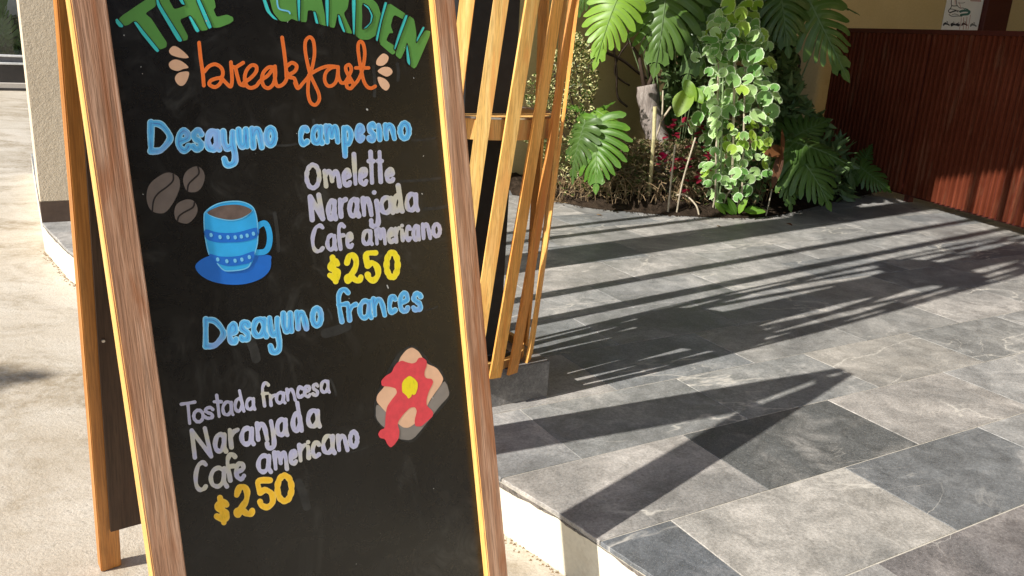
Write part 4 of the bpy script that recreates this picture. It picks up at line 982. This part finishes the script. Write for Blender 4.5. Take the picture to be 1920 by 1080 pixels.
def phil_plant(root, label, leaves, mat, stems=True, group='split-leaf plants in the bed', name='split_leaf_plant'):
    rt_ = thing(name, label, 'plant', root, group)
    for i, (bu, bv, by, tu, tv, ty, wr, nl, face, sd, m) in enumerate(leaves):
        b_ = at_y(bu, bv, by); t_ = at_y(tu, tv, ty); Lh = (t_ - b_).length
        me = phil_leaf_mesh(Lh / 1.08, Lh * wr * 0.92, nl + 1, 0.16, 0.5, sd); 
        Mx = orient(b_, t_, face); child('leaf', me, rt_, m or mat, Matrix.Translation(-Vector(root)) @ Mx)
        mid_ = (Vector(root) + b_) / 2 + Vector((0.04 * math.sin(sd), 0.12, 0.10 * abs(math.sin(sd * 2))))
        pts = [Vector((p[0], p[1], p[2])) - Vector(root) for p in catmull([tuple(root), tuple(mid_), tuple(b_)], 8)]
        v_, f_ = tube(pts, [0.007 - 0.003 * k / len(pts) for k in range(len(pts))], 6)
        child('leaf_stalk', mesh('leaf_stalk', v_, f_, True), rt_, M['stemg'])
    return rt_
FU = Vector((-0.35, -0.6, 0.75)); FV = Vector((-0.25, -0.95, 0.25)); FT = Vector((0.0, -0.55, 0.85))
# tall plant with hanging leaves at the top
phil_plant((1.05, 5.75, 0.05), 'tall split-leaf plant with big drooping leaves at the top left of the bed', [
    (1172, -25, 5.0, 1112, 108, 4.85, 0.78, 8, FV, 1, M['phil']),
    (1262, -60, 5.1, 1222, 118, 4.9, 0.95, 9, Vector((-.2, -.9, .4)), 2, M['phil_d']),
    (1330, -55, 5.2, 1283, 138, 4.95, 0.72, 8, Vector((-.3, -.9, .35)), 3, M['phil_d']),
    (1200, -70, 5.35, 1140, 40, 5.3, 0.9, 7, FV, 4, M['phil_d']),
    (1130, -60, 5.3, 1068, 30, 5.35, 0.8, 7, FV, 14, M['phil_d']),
    (1190, -330, 4.75, 1205, -95, 4.45, 0.95, 9, FU, 60, M['phil_d']), (1290, -330, 4.8, 1262, -70, 4.5, 0.95, 9, FU, 61, M['phil_d']),  # upper leaves added out of view to shade those below
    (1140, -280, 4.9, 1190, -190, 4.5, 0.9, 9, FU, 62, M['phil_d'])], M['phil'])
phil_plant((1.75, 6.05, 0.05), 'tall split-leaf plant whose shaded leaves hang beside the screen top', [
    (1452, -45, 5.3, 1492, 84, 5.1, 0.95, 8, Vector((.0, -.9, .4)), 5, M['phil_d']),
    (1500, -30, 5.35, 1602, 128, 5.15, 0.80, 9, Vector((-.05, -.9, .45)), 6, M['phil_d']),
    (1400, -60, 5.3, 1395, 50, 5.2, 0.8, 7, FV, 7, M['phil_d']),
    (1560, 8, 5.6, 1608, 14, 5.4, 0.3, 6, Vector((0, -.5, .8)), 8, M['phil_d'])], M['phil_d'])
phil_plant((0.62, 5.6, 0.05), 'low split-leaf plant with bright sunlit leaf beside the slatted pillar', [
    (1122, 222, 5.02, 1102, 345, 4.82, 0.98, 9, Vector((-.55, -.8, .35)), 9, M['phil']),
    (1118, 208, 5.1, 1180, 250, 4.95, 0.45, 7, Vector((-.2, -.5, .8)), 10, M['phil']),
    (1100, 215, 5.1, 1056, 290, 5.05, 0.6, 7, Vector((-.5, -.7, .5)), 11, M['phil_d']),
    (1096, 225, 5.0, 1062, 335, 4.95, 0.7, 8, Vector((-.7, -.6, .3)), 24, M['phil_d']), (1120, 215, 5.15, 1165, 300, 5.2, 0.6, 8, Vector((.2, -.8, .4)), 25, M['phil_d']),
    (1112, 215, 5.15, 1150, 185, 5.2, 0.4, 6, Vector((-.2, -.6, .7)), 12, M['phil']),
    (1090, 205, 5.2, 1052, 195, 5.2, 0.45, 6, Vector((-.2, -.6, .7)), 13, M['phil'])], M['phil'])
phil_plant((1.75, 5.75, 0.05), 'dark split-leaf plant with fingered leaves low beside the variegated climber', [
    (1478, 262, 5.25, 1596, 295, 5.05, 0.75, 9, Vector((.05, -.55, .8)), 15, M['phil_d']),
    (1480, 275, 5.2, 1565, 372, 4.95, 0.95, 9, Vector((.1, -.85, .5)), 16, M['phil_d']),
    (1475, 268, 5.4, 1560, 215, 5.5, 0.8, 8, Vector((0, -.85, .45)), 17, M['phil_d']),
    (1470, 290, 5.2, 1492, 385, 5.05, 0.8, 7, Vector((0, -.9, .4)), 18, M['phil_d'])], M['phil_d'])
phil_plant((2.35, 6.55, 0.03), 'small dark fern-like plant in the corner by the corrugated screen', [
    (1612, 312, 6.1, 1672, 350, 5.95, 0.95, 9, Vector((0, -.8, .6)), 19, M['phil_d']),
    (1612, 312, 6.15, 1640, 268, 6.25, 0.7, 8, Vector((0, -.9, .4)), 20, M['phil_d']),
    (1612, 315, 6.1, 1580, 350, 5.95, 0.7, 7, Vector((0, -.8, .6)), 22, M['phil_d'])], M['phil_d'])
# lime leaf
lr = thing('lime_leaf_plant', 'lime green leaf glowing in the sun beside the variegated climber', 'plant', (1.02, 5.5, 0.04))
def simple_leaf(Lh, W, seed=0, heart=0.0):
    r = random.Random(seed); vs = []; fs = []; rim = []; n_ = 9
    for i in range(n_):
        t = i / (n_ - 1); w_ = W / 2 * math.sin(math.pi * min(1, t * .96 + .02)) ** .7 * (1.15 - .3 * t); z = -0.22 * Lh * t * t
        for sx, rr in ((-1, 1), (-.5, .5), (0, 0), (.5, .5), (1, 1)):
            vs.append((sx * w_, Lh * t - (heart * Lh if t < .1 and abs(sx) == 1 else 0), z + .12 * w_ * abs(sx) + .01 * Lh * math.sin(t * 9 + sx * 2))); rim.append(rr)
    for i in range(n_ - 1):
        for k in range(4): fs.append((i * 5 + k, i * 5 + k + 1, i * 5 + 6 + k, i * 5 + 5 + k))
    return with_rim(mesh('leaf', vs, fs, True), rim)
for bu, bv, tu, tv, wr, sd in ((1292, 168, 1268, 212, .75, 1), (1285, 150, 1302, 186, .5, 2), (1300, 165, 1315, 190, .6, 3)):
    b_ = at_y(bu, bv, 5.0); t_ = at_y(tu, tv, 4.92); Lh = (t_ - b_).length
    child('leaf', simple_leaf(Lh, Lh * wr, sd), lr, M['lime'], Matrix.Translation(-lr.location) @ orient(b_, t_, Vector((-.5, -.8, .4))))
    pts = [p for p in [Vector((0, 0, 0)), (b_ - lr.location) * .5 + Vector((.02, .05, 0)), b_ - lr.location]]
    v_, f_ = tube(pts, .003, 5); child('leaf_stalk', mesh('leaf_stalk', v_, f_), lr, M['stemg'])

# variegated round-leaf climber
def round_leaf(seed):
    r = random.Random(seed); n_ = 36; vs = [(0, 0.04, -0.03)]; rim = [0.0]; fs = []
    for ring_, rr in ((1, .45), (2, .82), (3, 1.0)):
        for k in range(n_):
            a_ = math.radians(-72 + 324 * k / (n_ - 1)) + math.radians(0)
            sc_ = 1 + (.035 * math.cos(k * 2.0 * math.pi / 3.9) if ring_ == 3 else 0) + (r.uniform(-.03, .03) if ring_ == 3 else 0)
            rad = rr * sc_; cup = .16 * rr * rr + .05 * math.sin(3 * a_ + seed) * rr
            vs.append((rad * math.cos(a_), rad * math.sin(a_) + .04, cup)); rim.append(rr)
    for k in range(n_ - 1):
        fs.append((0, 1 + k, 2 + k))
        for g_ in range(2):
            o_ = 1 + g_ * n_; fs.append((o_ + k, o_ + n_ + k, o_ + n_ + k + 1, o_ + k + 1))
    return with_rim(mesh('leaf', vs, fs, True), rim)
rl = [round_leaf(k) for k in range(5)]; rly = [round_leaf(k + 9) for k in range(2)]
for m in rl: m.materials.append(M['round'])
for m in rly: m.materials.append(M['roundl'])
clr = at_z(1378, 404, 0.0) + Vector((0, 0.16, 0.03))
climber = thing('variegated_climber', 'tall column of round white-edged variegated leaves rising from the bed', 'plant', clr)
outl = [(12, 1340, 1410), (50, 1325, 1420), (90, 1300, 1445), (130, 1302, 1455), (170, 1312, 1462), (205, 1300, 1455), (240, 1290, 1450), (275, 1325, 1450), (310, 1318, 1445), (345, 1322, 1435), (375, 1340, 1430)]
def span(v):
    for (a_, l0, r0), (b_, l1, r1) in zip(outl[:-1], outl[1:]):
        if a_ <= v <= b_: t = (v - a_) / (b_ - a_); return l0 + (l1 - l0) * t, r0 + (r1 - r0) * t
    return 1340, 1420
cnt_ = 0; tries = 0; placed = []
while cnt_ < 240 and tries < 20000:
    tries += 1; v0 = rp.uniform(10, 378); l0, r0 = span(v0); u0 = rp.uniform(l0, r0)
    if v0 > 340 and rp.random() < .6: continue
    e = (u0 - (l0 + r0) / 2) / max(1, (r0 - l0) / 2); dep = rp.uniform(0, 1)
    if any(math.hypot(u0 - a_, v0 - b_) < 8.0 and abs(dep - c_) < .5 for a_, b_, c_ in placed[-240:]): continue
    placed.append((u0, v0, dep))
    y = 4.98 - 0.10 * (1 - e * e) * (1 - dep) + 0.16 * dep + (5.0 - 4.9) * 0
    p = at_y(u0, v0, y); yl = (230 < v0 < 285 and 1350 < u0 < 1440 and rp.random() < .7) or (v0 < 45 and rp.random() < .6) or rp.random() < .05
    R_ = rp.uniform(.028, .052) if v0 < 225 else rp.uniform(.022, .042)
    nrm = (Vector((-.30 + e * .5, -.8, .45)) + Vector((rp.uniform(-.8, .8), rp.uniform(-.4, .4), rp.uniform(-.7, .6)))).normalized()
    o = child('leaf', rp.choice(rly if yl else rl), climber, None, Matrix.Translation(p - climber.location) @ nrm.to_track_quat('Z', 'Y').to_matrix().to_4x4() @ Matrix.Rotation(rp.uniform(-1.2, 1.2), 4, 'Z') @ Matrix.Scale(R_, 4))
    cnt_ += 1
print('climber leaves', cnt_)
for bu, tu, tv in ((1338, 1342, 330), (1347, 1352, 300), (1352, 1372, 330), (1372, 1374, 320), (1380, 1392, 345), (1343, 1345, 345)):
    b_ = at_z(bu, 403, 0.0) + Vector((0, .05, 0)); t_ = at_y(tu, tv, 5.0)
    top = at_y(tu + 5, max(40, tv - 220), 5.02)
    pts = [Vector(p) - climber.location for p in catmull([tuple(b_), tuple((b_ + t_) / 2 + Vector((.01, 0, 0))), tuple(t_), tuple(top)], 6)]
    v_, f_ = tube(pts, 0.0062, 6); child('stem', mesh('stem', v_, f_, True), climber, M['stemg'] if bu % 2 else M['stemw'])
# dense inner leaves behind the round ones, coloured dark like shaded gaps (uncountable)
def scatter_leaves(name, pts_fn, count, size, mat, parent, seed, aspect=.42):
    r = random.Random(seed); vs = []; fs = []
    for k in range(count):
        p, s = pts_fn(r); d = Vector((r.uniform(-1, 1), r.uniform(-1, 1), r.uniform(-.6, 1))).normalized(); n1 = d.orthogonal().normalized()
        n1 = Matrix.Rotation(r.uniform(0, 6.28), 3, d) @ n1; L_ = size * s * r.uniform(.6, 1.3); w_ = L_ * aspect; o_ = len(vs)
        nz = d.cross(n1)
        vs += [p - d * L_ / 2, p - d * L_ * .1 + n1 * w_ / 2 + nz * L_ * .06, p + d * L_ / 2 - nz * L_ * .1, p - d * L_ * .1 - n1 * w_ / 2 + nz * L_ * .06]; fs += [(o_, o_ + 1, o_ + 2), (o_, o_ + 2, o_ + 3)]
    o = child(name, mesh(name, vs, fs), parent, mat) if parent else link(name, mesh(name, vs, fs), mats=mat)
    o['kind'] = 'stuff'; return o
def px_region(reg, y0, y1, org=Vector((0, 0, 0))):
    def f(r):
        while True:
            v = r.uniform(reg[0][0], reg[-1][0])
            for (a_, l0, r0), (b_, l1, r1) in zip(reg[:-1], reg[1:]):
                if a_ <= v <= b_:
                    t = (v - a_) / (b_ - a_); u = r.uniform(l0 + (l1 - l0) * t, r0 + (r1 - r0) * t); return at_y(u, v, r.uniform(y0, y1)) - org, 1.0
    return f
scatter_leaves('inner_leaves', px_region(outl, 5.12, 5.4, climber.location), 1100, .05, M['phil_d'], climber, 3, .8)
# yellow speckled shrub
cr_loc = Vector((0.45, 5.62, 0.03))
shrub = thing('speckled_shrub', 'yellow speckled small-leaved shrub between the slatted pillar and the wall', 'shrub', cr_loc)
reg = [(62, 1066, 1085), (100, 1040, 1112), (150, 990, 1125), (200, 985, 1110), (260, 985, 1105), (330, 1000, 1140), (372, 1000, 1150)]
scatter_leaves('foliage', px_region(reg, 5.05, 5.75, cr_loc), 2300, .040, M['croton'], shrub, 5, .38)
for k in range(9):
    t_ = at_y(rp.uniform(1010, 1110), rp.uniform(90, 220), rp.uniform(5.2, 5.6)) - cr_loc
    v_, f_ = tube([Vector((rp.uniform(-.1, .1), rp.uniform(-.1, .1), 0)), t_ * .5 + Vector((.03, 0, 0)), t_], .005, 5); child('stem', mesh('stem', v_, f_), shrub, M['vine'])
# low undergrowth and straw litter
ug = scatter_leaves('undergrowth', px_region([(262, 1180, 1300), (300, 1120, 1330), (340, 1110, 1350), (392, 1100, 1450)], 5.1, 5.6), 4200, .05, leaf_mat('brown_green_undergrowth', (0.06, 0.05, 0.025), (0.30, 0.22, 0.12), None, .2, (0.10, 0.13, .04), .6, 25), None, 8, .3)
ug.name = 'undergrowth'
def litter_pts(r):
    u = r.uniform(1035, 1300); v = r.uniform(340 + (0 if u < 1200 else 25), 398 if u > 1100 else 384); y = 5.35 - (v - 340) / 60 * .32 + r.uniform(0, .05); return at_y(u, v, y), 1
lt = scatter_leaves('dry_litter', litter_pts, 2600, .06, M['litter'], None, 9, .12); lt.name = 'dry_litter'
bl = []
for k in range(300):
    u = rp.uniform(1040, 1440); b_ = at_z(u, 384 + 14 * min(1, (u - 1040) / 160), 0) + Vector((0, rp.uniform(.03, .3), .02))
    h = rp.uniform(.05, .24); dx = rp.uniform(-.14, .14); dy = rp.uniform(-.10, .03)
    pts = catmull([tuple(b_), tuple(b_ + Vector((dx * .3, dy * .3, h * .75))), tuple(b_ + Vector((dx, dy, h * rp.uniform(.3, 1))))], 4)
    bl.append(tube(pts, .0022, 4, False))
v_, f_ = join_geo(bl); o = link('straw_grass', mesh('straw_grass', v_, f_), mats=M['litter']); o['kind'] = 'stuff'
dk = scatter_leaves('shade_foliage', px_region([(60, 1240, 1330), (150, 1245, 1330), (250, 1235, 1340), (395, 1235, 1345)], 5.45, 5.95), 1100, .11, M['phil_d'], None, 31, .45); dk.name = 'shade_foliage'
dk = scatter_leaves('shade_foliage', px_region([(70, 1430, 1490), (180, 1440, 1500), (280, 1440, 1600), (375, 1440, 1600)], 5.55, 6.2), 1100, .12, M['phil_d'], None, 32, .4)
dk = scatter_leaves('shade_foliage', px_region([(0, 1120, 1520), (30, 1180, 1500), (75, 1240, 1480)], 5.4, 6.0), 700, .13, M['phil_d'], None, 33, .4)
sp_ = []
for k in range(420):
    p = bs[rp.randrange(4, len(bs) - 12)]; q_ = Vector((p[0], p[1], 0)) + Vector((rp.uniform(-.03, .03), -abs(rp.gauss(0, .035)) + .012, .003)); r_s = rp.uniform(.0015, .005)
    sp_.append(([q_ + Vector((-r_s, -r_s, 0)), q_ + Vector((r_s * 1.4, -r_s, 0)), q_ + Vector((0, r_s, 0)), q_ + Vector((0, 0, r_s * 1.3))], [(0, 1, 3), (1, 2, 3), (2, 0, 3)]))
v_, f_ = join_geo(sp_); o = link('spilled_soil', mesh('spilled_soil', v_, f_), mats=M['soil']); o['kind'] = 'stuff'
fl = simple_leaf(.05, .022, 8); fl.materials.append(M['brownleaf']); fl2 = simple_leaf(.035, .018, 12); fl2.materials.append(M['litter'])
for k, (u, v, lb) in enumerate(((1118, 402, 'small dry leaf fallen on the tiles left of the bare plant stems'), (1475, 418, 'small dry leaf fallen on the tiles right of the round-leaf climber'), (1345, 424, 'small dry leaf fallen on the tiles before the round-leaf climber'), (1722, 392, 'small pale dry leaf on the tiles under the corrugated screen'))):
    o = link('fallen_leaf', fl if k % 2 else fl2); o.location = at_z(u, v, .006); o.rotation_euler = (.1, .12, rp.uniform(0, 6)); tag(o, lb, 'leaf', 'dry leaves fallen on the terrace')
kd = []
for i in range(len(fr) - 1):
    a_ = Vector((fr[i][0], fr[i][1], 0)); b_ = Vector((fr[i + 1][0], fr[i + 1][1], 0)); d = (b_ - a_).normalized(); out = Vector((-d.y, d.x, 0))
    if out.dot(Vector((1, 1, 0))) > 0: out = -out
    for k in range(int((b_ - a_).length / .004)):
        q_ = a_.lerp(b_, rp.random()) + out * abs(rp.gauss(.002, .012)); r_s = rp.uniform(.001, .0035); z = -KERB + .0002
        kd.append(([q_ + Vector((-r_s, -r_s, z)), q_ + Vector((r_s * 1.4, -r_s, z)), q_ + Vector((0, r_s, z)), q_ + Vector((0, 0, z + r_s * 1.2))], [(0, 1, 3), (1, 2, 3), (2, 0, 3)]))
v_, f_ = join_geo(kd); o = link('gutter_grit', mesh('gutter_grit', v_, f_), mats=plain('brown_grit', (0.22, 0.15, 0.08), .9, .1, .5, 200)); o['kind'] = 'stuff'
# trunk stump and canes
tb = at_z(1268, 396, 0.02) + Vector((0.0, 0.45, 0)); tt = at_y(1212, 160, tb.y + .05)
stump = thing('dead_tree', 'leaning pale grey trunk with cut top among the plants', 'tree trunk', tb)
pts = [Vector(p) for p in catmull([(0, 0, 0), tuple((tt - tb) * .35 + Vector((.03, 0, 0))), tuple((tt - tb) * .7 + Vector((.0, 0, 0))), tuple(tt - tb)], 6)]
nn_ = len(pts); v_, f_ = tube(pts, [.085 - .02 * k / nn_ + .006 * math.sin(k * 1.7) for k in range(nn_)], 14); child('trunk', mesh('trunk', v_, f_, True), stump, M['bark'])
for du, dv in ((-40, -95), (25, -60)):
    e_ = at_y(1212 + du, 160 + dv, tb.y + .1) - tb; p_ = tt - tb
    v_, f_ = tube([p_ - Vector((0, 0, .05)), (p_ + e_) / 2 + Vector((.02, 0, .02)), e_], [.018, .012, .006], 7); child('branch', mesh('branch', v_, f_, True), stump, M['vine'])
cane = link('bamboo_cane', mesh('bamboo_cane', *tube([at_y(1228, 200, 5.05), at_y(1226, 260, 5.05), at_z(1224, 398, 0.0) + Vector((0, .2, 0))], [.012, .012, .013], 8)), mats=M['bamboo']); tag(cane, 'short yellow bamboo cane stuck in the bed before the trunk', 'cane')
def bare(label, ctrl, rad, mat=M['stemw'], name='dry_plant', grp='bare stems at the bed edge'):
    P_ = [tuple(at_y(u, v, y)) for u, v, y in ctrl]; v_, f_ = tube(catmull(P_, 6), rad, 6); o = link(name, mesh(name, v_, f_, True), mats=mat); return tag(o, label, 'plant', grp)
bare('straight pale bare plant stem rising under the red leaves', [(1252, 402, 4.99), (1258, 340, 4.99), (1266, 272, 5.0)], .006)
bare('pale bare stem leaning right to the variegated climber', [(1268, 403, 4.99), (1280, 340, 4.99), (1304, 258, 5.0)], .0055)
bare('thin pale stem arching over to the right by the bed edge', [(1268, 366, 5.1), (1285, 366, 5.05), (1305, 385, 5.0), (1311, 405, 4.99)], .0055)
bare('slim tan twig forking above the bamboo cane', [(1222, 282, 5.15), (1240, 225, 5.1), (1243, 170, 5.15)], .005)
bare('short pale twig leaning right above the red leaves', [(1240, 226, 5.1), (1258, 200, 5.1)], .006)
bare('brown dry stem under the dried leaf', [(1436, 405, 5.08), (1442, 380, 5.1), (1447, 355, 5.1)], .004)
# vines on the wall
def vine(label, ctrl, rad): 
    P_ = [tuple(on_wall(u, v, .04)) for u, v in ctrl]; v_, f_ = tube(catmull(P_, 6), rad, 6); o = link('hanging_vine', mesh('hanging_vine', v_, f_, True), mats=M['vine']); tag(o, label, 'vine', 'thin vines before the back wall')
vine('dark vine running diagonally down to the trunk top', [(1120, 92), (1165, 112), (1205, 142), (1230, 152)], .010)
vine('dark upright vine behind the trunk top', [(1208, 60), (1210, 100), (1216, 145)], .013)
vine('thin vine hanging beside the speckled shrub', [(1178, 80), (1158, 110), (1154, 140), (1180, 160)], .007)
vine('thin vine curving down at the wall between shrub and trunk', [(1150, 85), (1156, 130), (1158, 180), (1176, 200)], .008)
vine('vine stretching right beyond the trunk', [(1216, 135), (1250, 150), (1290, 155), (1330, 150)], .008)
vine('thin vine behind the variegated climber, right side', [(1445, 78), (1480, 95), (1500, 115), (1480, 180)], .009)
# red leaves
red = thing('red_leaf_plant', 'small plant with dark red leaves under the round-leaf climber', 'plant', (1.02, 5.45, .04))
rlm = simple_leaf(.05, .034, 3); rlm.materials.append(M['redleaf'])
for k in range(90):
    c_ = rp.choice([(1262, 240), (1258, 255), (1296, 232), (1310, 240), (1280, 305), (1275, 315), (1330, 300), (1300, 270), (1318, 330), (1290, 350), (1240, 300)]); p = at_y(c_[0] + rp.gauss(0, 8), c_[1] + rp.gauss(0, 8), 5.1 + rp.uniform(-.06, .06))
    nrm = Vector((rp.uniform(-1, 1), rp.uniform(-1, 0), rp.uniform(-.3, 1))).normalized()
    child('leaf', rlm, red, None, Matrix.Translation(p - red.location) @ nrm.to_track_quat('Y', 'Z').to_matrix().to_4x4())
for c_ in ((1262, 245), (1300, 235), (1280, 308)):
    e_ = at_y(*c_, 5.12) - red.location; v_, f_ = tube([Vector((0, 0, 0)), e_ * .6 + Vector((.02, .03, 0)), e_], .004, 5); child('stem', mesh('stem', v_, f_), red, M['vine'])
# dried brown leaf
dl = thing('dried_leaf', 'folded dried brown leaf hanging right of the round-leaf climber', 'leaf', at_y(1460, 272, 5.08))
for bu, bv, tu, tv, wr, sd, fc in ((1466, 282, 1450, 350, .24, 4, Vector((-.2, -.9, .2))), (1468, 280, 1440, 286, .55, 5, Vector((-.1, -.9, .3))), (1466, 240, 1474, 312, .16, 6, Vector((.6, -.8, .1)))):
    b_ = at_y(bu, bv, 5.08); t_ = at_y(tu, tv, 5.0); Lh = (t_ - b_).length; child('leaf_blade', simple_leaf(Lh, Lh * wr, sd), dl, M['brownleaf'], Matrix.Translation(-dl.location) @ orient(b_, t_, fc))
# low green leaves near the climber's foot
ff = thing('low_green_plant', 'low plain green leaves at the foot of the round-leaf climber', 'plant', at_z(1372, 402, .01) + Vector((0, .12, 0)))
for bu, bv, tu, tv, wr, sd in ((1375, 402, 1355, 380, .4, 1), (1380, 402, 1368, 372, .35, 2), (1385, 400, 1398, 370, .4, 3), (1395, 395, 1435, 392, .5, 4), (1340, 380, 1362, 400, .4, 6)):
    b_ = at_y(bu, bv, 5.03); t_ = at_y(tu, tv, 5.0); Lh = (t_ - b_).length; child('leaf', simple_leaf(Lh, Lh * wr, sd), ff, M['phil'], Matrix.Translation(-ff.location) @ orient(b_, t_, Vector((-.3, -.6, .7))))

# ------------------------------------------------------------------ far left glazed front
g0 = at_z(-40, 172, -KERB); g1 = at_z(60, 168, -KERB); gd = (g1 - g0).normalized(); gd = A.copy()
gm = at_z(25, 169, -KERB); gs = gm - A * 3.0
shop = thing('glazed_front', 'dark glazed shop front with pale metal rails across the street', 'building', (gs.x, gs.y, -KERB))
MG = Matrix(((A.x, NA.x, 0, 0), (A.y, NA.y, 0, 0), (0, 0, 1, 0), (0, 0, 0, 1)))
def g_h(v, y=0.0):           # height above street on the facade for pixel row v at u=25
    d = ray(25, v); s = (gs - EYE).dot(NA) / d.dot(NA); return (EYE + d * s).z + KERB
Ls = 7.0
stone = stucco('grey_plinth', (0.55, 0.50, 0.44), (0.62, 0.57, 0.5), 60, .3)
RAIL = plain('white_rail', (0.8, 0.8, 0.78), .4)
DK = plain('dark_gloss_panel', (0.03, 0.027, 0.028), .18, .6, .4, 3)
GW = plain('grey_facade', (0.60, 0.60, 0.60), .7, .3, .1, 2)
child('plinth', box('plinth', 0, Ls, -0.10, 0.1, 0, g_h(155), .004), shop, stone, MG)
child('kick_line', box('kick_line', 0, Ls, -0.104, 0.1, g_h(169), g_h(164)), shop, DK, MG)
child('lower_panel', box('lower_panel', 0, Ls, 0.0, 0.05, g_h(155), g_h(122)), shop, DK, MG)
child('lower_rail', box('lower_rail', 0, Ls, -0.05, 0.06, g_h(121), g_h(117), .003), shop, RAIL, MG)
child('middle_panel', box('middle_panel', 0, Ls, 0.0, 0.05, g_h(117) + .002, g_h(107)), shop, plain('mid_grey_panel', (0.16, 0.16, 0.17), .35), MG)
child('upper_rail', box('upper_rail', 0, Ls, -0.05, 0.06, g_h(107) + .002, g_h(103), .003), shop, RAIL, MG)
gl = NT('window_glass'); gl.col((0.9, 0.95, 0.95)); gl.b.inputs['Transmission Weight'].default_value = 1.0; gl.rough(0.02); gl.b.inputs['IOR'].default_value = 1.45
child('window_pane', box('window_pane', 0, Ls, 0.02, 0.026, g_h(103) + .002, 3.0), shop, gl.m, MG)
child('rear_wall', box('rear_wall', 0, Ls, 1.3, 1.4, 0, 3.0), shop, GW, MG)
child('side_wall', box('side_wall', -.2, -.002, -0.1, 1.4, 0, 3.2), shop, GW, MG); child('side_wall', box('side_wall', Ls + .002, Ls + .2, -0.1, 1.4, 0, 3.2), shop, GW, MG)
child('flat_roof', box('flat_roof', -.2, Ls + .2, -.2, 1.4, 3.202, 3.36), shop, GW, MG)
bm_ = bmesh.new(); y_ = -3.4  # unseen slats added overhead to half-shade the ground before the front
while y_ < -.25:
    box_bm(-.2, Ls + .2, y_, y_ + .028, 3.21, 3.24, 0, 1, bm_); y_ += .062
o = child('added_shade_slats', from_bm(bm_, 'added_shade_slats'), shop, RAIL, MG); o['kind'] = 'stuff'
for x_ in (0, Ls / 3, 2 * Ls / 3, Ls - .08): child('shade_slat_beam', box('shade_slat_beam', x_, x_ + .08, -3.42, -.2, 3.05, 3.208, .004), shop, RAIL, MG)
pm_loc = gs + A * 3.0 + NA * 0.6; pm_loc.z = 0.1  # palm put behind the glass to imitate reflected palms
palm = thing('reflection_palm', 'dark palm placed behind the glass in place of a palm reflection', 'plant', pm_loc)
for k in range(13):
    an = rp.uniform(0, 6.28); t_ = Vector((math.cos(an) * .7, math.sin(an) * .35, rp.uniform(.5, 1.25))); b_ = Vector((0, 0, rp.uniform(.1, .6)))
    child('frond', phil_leaf_mesh((t_ - b_).length, .5, 12, .3, .2, k, True), palm, M['phil_d'], orient(b_, t_, Vector((0, -.6, .8))))
v_, f_ = tube([Vector((0, 0, -.1)), Vector((.02, 0, .7))], .04, 8); child('trunk', mesh('trunk', v_, f_), palm, M['vine'])

# house block added out of view at the left to cut low sky light
nb = thing('sky_block_house', 'unseen grey house block added at the left to cut low sky light', 'building', (-12.6, 0.5, -KERB))
child('wall', box('wall', -4, 0, 0, 14, 0, 3.6, .01), nb, plain('grey_render', (0.22, 0.21, 0.19), .9, .2, .2, 2))
child('roof', box('roof', -4.2, .3, -.3, 14.3, 3.602, 3.8, .02), nb, M['ceil'])
for k in range(4):
    child('window', box('window', .002, .05, 1.2 + k * 3.3, 2.5 + k * 3.3, 1.0, 2.6, .005), nb, DK)

# dark block added out of view at the right to darken the board's reflection
rb_ = thing('reflected_dark_block', 'unseen dark block added at the right for the board to reflect', 'building', (8.0, -10.0, -KERB))
child('wall', box('wall', 0, 6, 0, 15, 0, 7.0, .01), rb_, M['ceil'])
child('roof', box('roof', -.3, 6.3, -.3, 15.3, 7.002, 7.2, .02), rb_, M['ceil'])
for k in range(4):
    child('window', box('window', -.05, -.002, 1.2 + k * 3.5, 3.0 + k * 3.5, 1.0, 2.8, .005), rb_, DK)

# street tree above the left side: only its shade on the concrete shows
tp = at_z(20, 672, -KERB) + STO * (3.6 / STO.z)
br = thing('street_palm', 'tall palm beside the street whose fronds shade the concrete', 'tree', (tp.x - 1.1, tp.y - 1.5, -KERB))
v_, f_ = tube([Vector((0, 0, 0)), Vector((.1, .1, 1.8)), Vector((.6, .9, 3.3)), Vector((.75, 1.1, 3.6))], [.13, .11, .09, .07], 12); child('trunk', mesh('trunk', v_, f_, True), br, M['bark'])
cr0 = Vector((.75, 1.1, 3.6))
for k in range(7):
    an = rp.uniform(2.4, 5.4) if k > 0 else 0.5; L_ = rp.uniform(.7, .95) if k > 0 else .60
    t_ = cr0 + Vector((math.cos(an) * L_, math.sin(an) * L_, .15)); child('frond', phil_leaf_mesh((t_ - cr0).length, .40, 14, .3, .25, 40 + k, True), br, M['phil_d'], orient(cr0, t_, Vector((0, 0, 1))))
